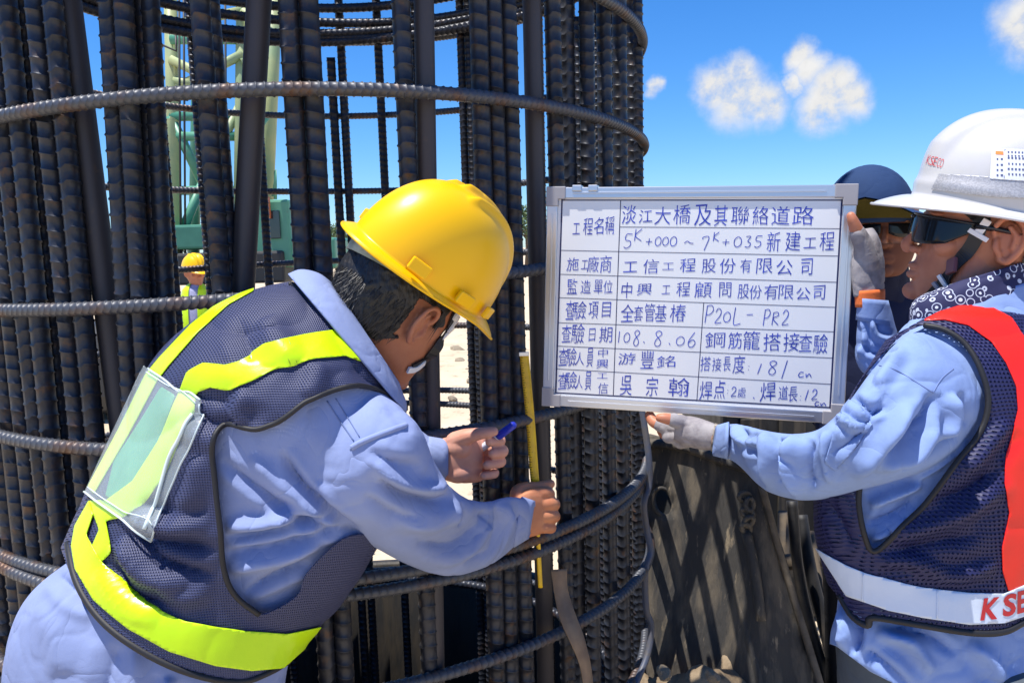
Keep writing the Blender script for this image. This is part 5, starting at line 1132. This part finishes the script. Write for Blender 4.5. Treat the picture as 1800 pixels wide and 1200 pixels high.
    V, Fc = loft([(1606, 585, 1860, 550, 1.195, .092), (1600, 556, 1850, 515, 1.192, .092), (1610, 528, 1840, 482, 1.19, .088), (1650, 508, 1825, 452, 1.19, .080)], 6, 40); n = 40 * 19
    scV = rumple(V[:n], np.array([f for f in Fc if max(f) < n]), .003, 30, 7); o = mesh_obj('neck_scarf', scV, [f for f in Fc if max(f) < n], MSC, body); md = o.modifiers.new('s', 'SOLIDIFY'); md.thickness = .003; md.offset = 0
    # --- jeans and boots
    tq = remesh([leg(h1, k1, f1 + np.array([0, 0, .03]), 1.22), leg(h2, k2, f2 + np.array([0, 0, .03]), 1.22), loft([(1470, 1100, 1870, 1120, 1.215, .150), (1472, 1180, 1870, 1200, 1.215, .155), (1480, 1300, 1860, 1310, 1.215, .15)], 5, 30)], .009, 3)
    mesh_obj('jeans', rumple(*tq, .006, 10, 4), tq[1], cloth_mat('grey_denim', (.10, .12, .14), 700, (.055, .065, .08)), body)
    for f in (f1, f2):
        bt = remesh([ellipsoid(f + np.array([-.05, 0, -.03]), (.14, .05, .045)), ellipsoid(f + np.array([.01, 0, .03]), (.06, .05, .08))], .008, 2); mesh_obj('boot', bt[0], bt[1], mat('boot_leather', (.03, .025, .02), .6), body)
    # --- vest
    ts = [(a - 4, b - 4, c + 4, e, dd, th + .013) for a, b, c, e, dd, th in torso_s] + [(1468, 1050, 1888, 1062, 1.21, .186), (1470, 1120, 1885, 1130, 1.21, .190)]
    ts[3] = (1488, 728, 1940, 745, 1.21, .190); ts[4] = (1446, 828, 1936, 850, 1.21, .194); ts[5] = (1440, 918, 1920, 940, 1.21, .192); ts[6] = (1454, 995, 1900, 1018, 1.21, .188)
    vV, vF = remesh([loft(ts, 6, 56, 2.5)], .0045, 3); vV = rumple(vV, vF, .003, 8, 31)
    VF = [([(1560, 940), (1620, 925), (1690, 900), (1750, 860)], 14, .010), ([(1580, 970), (1640, 955), (1720, 940)], 12, -.008), ([(1540, 985), (1600, 985), (1660, 1000)], 10, .008), ([(1640, 880), (1700, 860), (1760, 820)], 16, -.009), ([(1690, 830), (1730, 790), (1770, 740)], 14, .008), ([(1600, 1000), (1680, 1010), (1750, 990)], 12, .008), ([(1455, 880), (1480, 920), (1500, 960)], 14, -.008)]
    vV = folds(vV, vF, VF); vb = (vV, vF)
    hole = cspline([(1592, 588), (1640, 573), (1690, 603), (1722, 650), (1735, 705), (1720, 760), (1680, 812), (1620, 890), (1560, 950), (1534, 967), (1520, 940), (1510, 890), (1512, 850), (1490, 780), (1500, 700), (1540, 640)], 4)
    outl = [(1630, 560), (1690, 530), (1760, 505), (1850, 480), (2000, 500), (2000, 1060), (1900, 1052), (1800, 1092), (1760, 1113), (1700, 1114), (1600, 1098), (1533, 1086), (1526, 1102), (1498, 1084), (1475, 1045), (1440, 1000), (1380, 900), (1400, 700), (1480, 640), (1560, 600)]
    vest = patch('vest', vb, outl, .002, M_NET2, body, near=False, thick=.0014, sub=[[tuple(p) for p in hole]]); SV = Surf(vb)
    seam('vest_piping', SV, [(1625, 574), (1660, 582), (1695, 606), (1722, 650), (1735, 705), (1720, 760), (1680, 812), (1620, 890), (1560, 950), (1534, 967), (1520, 940), (1510, 890), (1512, 850)], .0040, M_PIPING, vest, .003, 8)
    seam('vest_hem', SV, [(1478, 1045), (1500, 1082), (1526, 1098), (1534, 1084), (1600, 1094), (1700, 1110), (1760, 1109), (1800, 1090), (1860, 1064)], .0050, M_PIPING, vest, .002, 8)
    patch('red_tape', vb, [(1622, 568), (1650, 553), (1690, 540), (1730, 538), (1775, 562), (1800, 600), (1850, 660), (1960, 760), (1960, 1020), (1800, 1024), (1768, 1036), (1758, 1000), (1757, 960), (1770, 900), (1762, 850), (1765, 800), (1785, 720), (1782, 680), (1765, 640), (1740, 604), (1700, 575), (1660, 566)], .0042, M_TAPER, vest)
    belt = patch('white_belt_tape', vb, [(1440, 962), (1462, 974), (1490, 990), (1520, 1003), (1560, 1015), (1620, 1030), (1700, 1040), (1760, 1040), (1800, 1022), (1960, 985), (1960, 1040), (1800, 1078), (1760, 1092), (1700, 1095), (1620, 1083), (1560, 1070), (1520, 1055), (1492, 1045), (1472, 1012), (1455, 985)], .0050, M_TAPEW, vest)
    for pts in [[(1519, 1004), (1519, 1054)], [(1643, 1034), (1643, 1084)]]: seam('tape_fold', SV, pts, .0012, M_TAPEW, belt, .0066)
    project_text('KSECO', [(1735, 1066, 30, 38, -.10), (1768, 1059, 24, 38, -.20), (1790, 1053, 20, 38, -.25), (1812, 1046, 22, 38, -.28), (1836, 1038, 24, 38, -.3)], SV, .0070, mat('red_print', (.50, .012, .02), .5), 'printed_letter', belt, .035, .28)
    # --- hat
    M_W = mat('white_abs', (.52, .52, .53), .30, col2=(.48, .475, .46), nscale=9, ncut=(.55, .75), bump=[(50, .03, .001)], spec=.5, coat=.2)
    hh = empty('hard_hat', HO, 'scuffed white hard hat with grey reflective strip and paper label', 'hard hat')
    HR2 = rot_frame((-math.cos(R_(21)), math.sin(R_(21)), .25), R_(-3)); V, Fc = helmet_shell('ridged'); W = (V * .92 + np.array([-.010, 0, .040])) @ HR2.T + HO
    sh = mesh_obj('shell', W, Fc, M_W, hh); md = sh.modifiers.new('s', 'SOLIDIFY'); md.thickness = .003; md.offset = -1
    V2, F2 = sweep(np.vstack([W[:192], W[:1]]), .0022, 8, False); mesh_obj('brim_lip', V2, F2, M_W, hh)
    Tq = np.array([f for f in Fc if len(f) == 4]); HB = (W, Tq); SH = Surf((W, Fc))
    # finer copy of the shell for the stickers
    fb_ = bmesh.new(); fm = bpy.data.meshes.new('t'); fm.from_pydata(W.tolist(), [], [list(f) for f in Fc]); fb_.from_mesh(fm); bmesh.ops.subdivide_edges(fb_, edges=fb_.edges[:], cuts=2, use_grid_fill=True); bmesh.ops.triangulate(fb_, faces=fb_.faces[:]); fb_.verts.index_update()
    WV = np.array([v.co[:] for v in fb_.verts]); WT = np.array([[v.index for v in f.verts] for f in fb_.faces]); fb_.free(); bpy.data.meshes.remove(fm)
    MST = mat('silver_strip', (.36, .36, .38), .45, .3, col2=(.46, .46, .48), nscale=420, ncut=(.45, .55), bump=(500, .4, .0005))
    patch('reflective_strip', (WV, WT), [(1652, 306), (1740, 311), (1860, 316), (1860, 352), (1740, 346), (1638, 333)], .0012, MST, hh, thick=.0006)
    lab = patch('paper_label', (WV, WT), [(1744, 262), (1880, 268), (1880, 324), (1740, 315)], .0022, mat('label_paper', (.70, .74, .82), .5), hh, thick=.0005)
    MK = mat('label_print', (.06, .08, .2), .6); MO = mat('label_orange', (.75, .22, .04), .6)
    def tick(x0, y0, x1, y1, m, th=1.6):
        V = [SH.at(a, b, .0032)[0] for a, b in [(x0, y0 - th), (x1, y1 - th), (x1, y1 + th), (x0, y0 + th)]]; mesh_obj('label_mark', V, [[0, 1, 2, 3]], m, lab, False)
    tick(1750, 270, 1764, 271, MO, 3)
    for k, y in enumerate((281, 291, 300, 309)):
        tick(1752, y, 1755, y, MK); tick(1759, y, 1763, y, MK)
        for j in range(5): tick(1771 + j * 6.2 + (k % 2), y - 2 + .3 * j, 1774.5 + j * 6.2, y - 2 + .3 * j, MK)
    for j in range(5): tick(1771 + j * 6, 269 + .2 * j, 1774 + j * 6, 269 + .2 * j, MK); tick(1771 + j * 6, 275 + .2 * j, 1774 + j * 6, 275 + .2 * j, MK, 1.2)
    tick(1767, 265, 1767.8, 265, MK, 1); 
    for a, b in [((1766, 264), (1765, 314)),]:
        V = [SH.at(*q_, .0031)[0] for q_ in [(a[0] - .5, a[1]), (a[0] + .5, a[1]), (b[0] + .5, b[1]), (b[0] - .5, b[1])]]; mesh_obj('label_mark', V, [[0, 1, 2, 3]], MK, lab, False)
    project_text('KSECO', [(1633, 281, 5.5, 16, .22), (1639, 283, 5.5, 16, .22), (1645, 284, 5, 16, .22), (1650.5, 286, 5, 16, .22), (1656, 287.5, 5.5, 16, .22)], SH, .0012, mat('red_decal', (.55, .02, .04), .5), 'printed_letter', hh, -.012, .1)
    # chin strap
    strap('chin_strap', Sh, [(1722, 402), (1712, 425), (1697, 450), (1680, 478), (1660, 500), (1640, 520)], .020, .0024, .006, M_BLACKP, hh)
    def tag_box(name, x, y, hw, hl, ang, off, m, th=.003):
        c, nv = Sh.at(x, y, off); t_ = RT * math.cos(ang) - UP * math.sin(ang); t_ = t_ - nv * (t_ @ nv); t_ /= np.linalg.norm(t_); q = MB(); q.box(c, (hw, hl, th), np.stack([t_, np.cross(nv, t_), nv], 1), .001); return q.build(name, m, hh)
    tag_box('strap_anchor', 1726, 400, .006, .014, .45, .008, M_WPLAST); tag_box('strap_buckle', 1720, 413, .015, .0035, .5, .010, M_WPLAST)
    tag_box('strap_slider', 1683, 471, .012, .009, .75, .010, mat('plum_plastic', (.16, .06, .075), .4)); tag_box('strap_slider', 1664, 494, .013, .003, .75, .010, M_WPLAST); tag_box('strap_slider', 1654, 505, .013, .003, .75, .010, mat('grey_buckle', (.25, .25, .3), .4))
    # hair at temple and nape
    Nn = normals(hV, hF); loc = ((hV - HO) @ HR) / SC
    f = np.minimum.reduce([.058 - loc[:, 0] - np.where(loc[:, 2] < .03, (.03 - loc[:, 2]) * 1.5, 0), loc[:, 2] + .035 + .3 * np.minimum(0, loc[:, 0] + .02), np.where((np.abs(loc[:, 0] + .008) < .026) & (np.abs(loc[:, 2] + .002) < .034), -.01, .02)])
    T = tris(hF); T = T[~(np.abs(loc[:, 1]) > .081)[T].any(1)]; hv, hf = clip(hV + Nn * (.004 + .002 * vnoise(hV, 140, 4))[:, None], T, f); mesh_obj('hair', hv, hf, M_HAIR, body)
    # --- sunglasses
    sg = empty('sunglasses', mk((.09, 0, 0)), 'dark wraparound sunglasses on the worker in the white hard hat', 'sunglasses'); MLN = mat('smoked_lens', (.010, .011, .014), .10, spec=.35); MFR = mat('black_frame', (.012, .012, .014), .25)
    for s in (-1, 1):
        V = []; na, nz = 22, 9
        for i in range(na):
            a = R_(4 + 68 * i / (na - 1)); u = i / (na - 1); zt = .020 - .004 * u; zb = -.024 * math.sin(math.pi * min(1, .30 + .62 * u)) ** .8 + .002 + (.012 * max(0, u - .72) / .28)
            if u < .1: zb = -.010
            for j in range(nz):
                z = zb + (zt - zb) * j / (nz - 1); rx, ry = .103, .083; V.append(mk((rx * math.cos(a) + .002 - .10 * (z + .002) ** 2 * 8, s * ry * math.sin(a), z - .004)))
        Fc = [[i * nz + j, (i + 1) * nz + j, (i + 1) * nz + j + 1, i * nz + j + 1] for i in range(na - 1) for j in range(nz - 1)]
        o = mesh_obj('lens', V, Fc, MLN, sg); md = o.modifiers.new('s', 'SOLIDIFY'); md.thickness = .002
        top = [V[i * nz + nz - 1] for i in range(na)]; V2, F2 = sweep(top, .0022, 8); mesh_obj('brow_frame', V2, F2, MFR, sg)
        end = np.array(V[(na - 1) * nz + nz // 2 + 2]); V2, F2 = sweep([end, mk((.010, s * .083, .010)), mk((-.012, s * .085, .008)), mk((-.034, s * .084, -.006))], [.0055, .004, .0032, .003], 8); mesh_obj('temple_arm', V2, F2, MFR, sg)
    V2, F2 = sweep([mk((.104, .008, .012)), mk((.106, 0, .012)), mk((.104, -.008, .012))], .003, 8); mesh_obj('bridge', V2, F2, MFR, sg)
worker_white()

# ------------------------------------------------------------------ worker half hidden behind the board
def worker_behind():
    D = 1.95; HR = rot_frame((-.45, -.89, .02)); HO = unp(1556, 405, D); hp = xform(head_parts() + ear_parts(-1) + ear_parts(1), HR, HO)
    def U(x, y, dd=0): return unp(x, y, D + dd)
    neck = chain([(HO + np.array([0, .02, -.08]), .055), (HO + np.array([0, .03, -.18]), .06)], 4, 16); hV, hF = remesh(hp + [neck], .004, 2)
    pel = np.array([HO[0] + .02, HO[1] + .08, .92]); hs = [pel + np.array([s * .075 + .04, 0, 0]) for s in (-1, 1)]; legs = [chain([(h, .085), (h - np.array([0, .01, .42]), .06), (np.array([h[0], h[1], .08]), .045)], 5, 14) for h in hs]
    tor = lambda k: loft([(1490, 500, 1620, 500, D + .05, .08 * k), (1440, 545, 1665, 545, D + .05, .11 * k), (1435, 660, 1670, 660, D + .05, .13 * k), (1455, 820, 1650, 820, D + .05, .12 * k), (1460, 920, 1650, 920, D + .05, .12 * k)], 5, 30)
    arms = [pchain([(1455, 560, D + .05, 35), (1440, 690, D + .03, 30), (1480, 790, D - .10, 25), (1510, 820, D - .16, 21)]), pchain([(1645, 580, D + .05, 38), (1660, 730, D + .05, 33), (1640, 860, D - .02, 27), (1630, 900, D - .05, 22)])]
    iV, iF = remesh([tor(.85)] + legs + [pchain([(1510, 820, D - .16, 19), (1530, 832, D - .18, 16)]), pchain([(1630, 900, D - .05, 20), (1626, 935, D - .06, 17)])], .012, 2)
    q = MB(); q.add(hV, hF); q.add(iV, iF); body = q.build('person', M_SKIN1, None, True); tag(body, 'worker in navy jacket and wide brimmed hat half hidden behind the whiteboard', 'person')
    M = cloth_mat('navy_jacket', (.012, .017, .05)); jk = remesh([tor(1.0)] + arms, .008, 3); mesh_obj('jacket', rumple(*jk, .006, 9, 2), jk[1], M, body)
    tr = remesh([chain([(h + np.array([0, 0, .03]), .11), (h - np.array([0, .01, .42]), .085), (np.array([h[0], h[1], .1]), .065)], 5, 16) for h in hs], .01, 2); mesh_obj('trousers', tr[0], tr[1], cloth_mat('black_trousers', (.015, .015, .018)), body)
    for h in hs:
        bt = remesh([ellipsoid((h[0] - .04, h[1] - .04, .045), (.10, .10, .045))], .008, 1); mesh_obj('boot', bt[0], bt[1], mat('boot_leather', (.03, .025, .02), .6), body)
    gt = remesh([chain([(HO + np.array([-.015, .0, -.085]), .070), (HO + np.array([-.01, .02, -.15]), .085), (HO + np.array([0, .04, -.24]), .12)], 4, 20)], .006, 2); mesh_obj('neck_gaiter', rumple(*gt, .004, 18, 3), gt[1], cloth_mat('navy_gaiter', (.02, .022, .045)), body)
    # dark face cover
    Nn = normals(hV, hF); loc = (hV - HO) @ HR; f = np.minimum(-.035 - loc[:, 2], loc[:, 0] + .05); V, Fc = clip(hV + Nn * .004, tris(hF), f); mesh_obj('face_cover', V, Fc, mat('rust_cloth', (.16, .055, .03), .85), body)
    hat = empty('sun_hat', HO, 'navy cloth sun hat with olive lining behind the whiteboard corner', 'hat')
    mk = lambda p: HR @ np.array(p) + HO
    crown = ellipsoid((0, 0, 0), (.122, .108, .128), None, 48); HO = HO - RT * .045 + UP * .006; V = np.array([mk((v[0] - .005, v[1], max(v[2], -.02) + .03)) for v in crown[0]]); MN = cloth_mat('navy_hat', (.022, .05, .13)); MOv = cloth_mat('olive_lining', (.085, .07, .012))
    mesh_obj('crown', V, crown[1], MN, hat)
    na, nr = 48, 7
    for nm, mm, off in (('brim', MN, .002), ('brim_lining', MOv, -.002)):
        V = []
        for i in range(na + 1):
            a = 2 * math.pi * i / na
            for j in range(nr):
                u = j / (nr - 1); wd = .075; r = 1 + u * wd / .1; z = .020 + .016 * math.sin(u * 2.2) - .075 * u * u * abs(math.sin(a)) ** 1.3 + .03 * u * max(0, math.cos(a)) + off; V.append(mk((.119 * math.cos(a) * r - .005, .106 * math.sin(a) * r, z)))
        mesh_obj(nm, V, [[i * nr + j, i * nr + j + 1, (i + 1) * nr + j + 1, (i + 1) * nr + j] for i in range(na) for j in range(nr - 1)], mm, hat)
    HO = HO + RT * .045 - UP * .006
    sg = empty('sunglasses', mk((.09, 0, 0)), 'black sunglasses on the face behind the whiteboard', 'sunglasses'); MLN = MATS['smoked_lens']
    for s in (-1, 1):
        V = []; na, nz = 14, 5
        for i in range(na):
            a = R_(6 + 52 * i / (na - 1)); u = i / (na - 1)
            for j in range(nz): V.append(mk((.104 * math.cos(a), s * .082 * math.sin(a), .014 - (.034 * j / (nz - 1)) * math.sin(math.pi * (.25 + .6 * u)))))
        o = mesh_obj('lens', V, [[i * nz + j, (i + 1) * nz + j, (i + 1) * nz + j + 1, i * nz + j + 1] for i in range(na - 1) for j in range(nz - 1)], MLN, sg); md = o.modifiers.new('s', 'SOLIDIFY'); md.thickness = .002
        V2, F2 = sweep([V[(na - 1) * nz + 1], mk((.01, s * .083, .008)), mk((-.03, s * .083, 0))], .003, 6); mesh_obj('temple_arm', V2, F2, MATS['black_frame'], sg)
worker_behind()
# ------------------------------------------------------------------ distant worker glimpsed through the bars
def worker_far():
    D = 7.2; c = unp(342, 480, D); x, y = c[0], c[1]; HR = rot_frame((.8, -.6, -.05)); HO = np.array([x, y, c[2]])
    hV, hF = remesh(xform(head_parts() + ear_parts(-1) + ear_parts(1), HR, HO) + [chain([(HO - np.array([0, 0, .07]), .055), (HO - np.array([0, 0, .2]), .06)], 4, 14)], .007, 2)
    z0 = HO[2]; sh = z0 - .20; pel = sh - .52
    leg = [chain([((x + s * .09, y, pel), .085), ((x + s * .1, y - .01, pel * .52), .06), ((x + s * .1, y, .08), .045)], 5, 12) for s in (-1, 1)]
    def tor(k): return chain([((x, y, sh - .02), .13 * k), ((x, y, sh - .2), .16 * k), ((x, y, pel + .1), .15 * k), ((x, y, pel), .15 * k)], 5, 24)
    arm = [chain([((x + s * .19, y, sh - .03), .055), ((x + s * .24, y - .02, sh - .28), .045), ((x + s * .20, y - .16, sh - .44), .036)], 5, 14) for s in (-1, 1)]
    hand = [chain([((x + s * .20, y - .16, sh - .44), .03), ((x + s * .18, y - .24, sh - .48), .022)], 4, 10) for s in (-1, 1)]
    iV, iF = remesh([tor(.85)] + leg + arm + hand, .014, 2); q = MB(); q.add(hV, hF); q.add(iV, iF); body = q.build('person', M_SKIN2, None, True)
    tag(body, 'distant worker in yellow hard hat and lime vest glimpsed between the bars', 'person')
    a2 = [chain([((x + s * .18, y, sh - .03), .066), ((x + s * .24, y - .02, sh - .28), .056), ((x + s * .20, y - .15, sh - .43), .046)], 5, 14) for s in (-1, 1)]
    st = remesh([tor(1.0)] + a2, .012, 2); mesh_obj('shirt', st[0], st[1], cloth_mat('lilac_shirt', (.36, .37, .55)), body)
    vt = remesh([tor(1.07)], .012, 2); lx = vt[0][:, 0] - x; V, Fc = clip(vt[0], tris(vt[1]), np.minimum(np.abs(lx - .02) - .04, .16 - np.abs(lx))); mesh_obj('vest', V, Fc, M_TAPEY, body)
    tr = remesh([chain([((x + s * .09, y, pel + .03), .11), ((x + s * .1, y - .01, pel * .52), .085), ((x + s * .1, y, .1), .07)], 5, 14) for s in (-1, 1)], .014, 2); mesh_obj('trousers', tr[0], tr[1], MATS['navy_trousers'], body)
    hh = empty('hard_hat', HO, 'small yellow hard hat on the distant worker behind the bars', 'hard hat'); V, Fc = helmet_shell('round'); W = (V + np.array([.004, 0, .03])) @ HR.T + HO; o = mesh_obj('shell', W, Fc, MATS['yellow_abs'], hh); md = o.modifiers.new('s', 'SOLIDIFY'); md.thickness = .004
    V2, F2 = sweep(np.vstack([W[:192], W[:1]]), .003, 6, False); mesh_obj('brim_lip', V2, F2, MATS['yellow_abs'], hh)
worker_far()
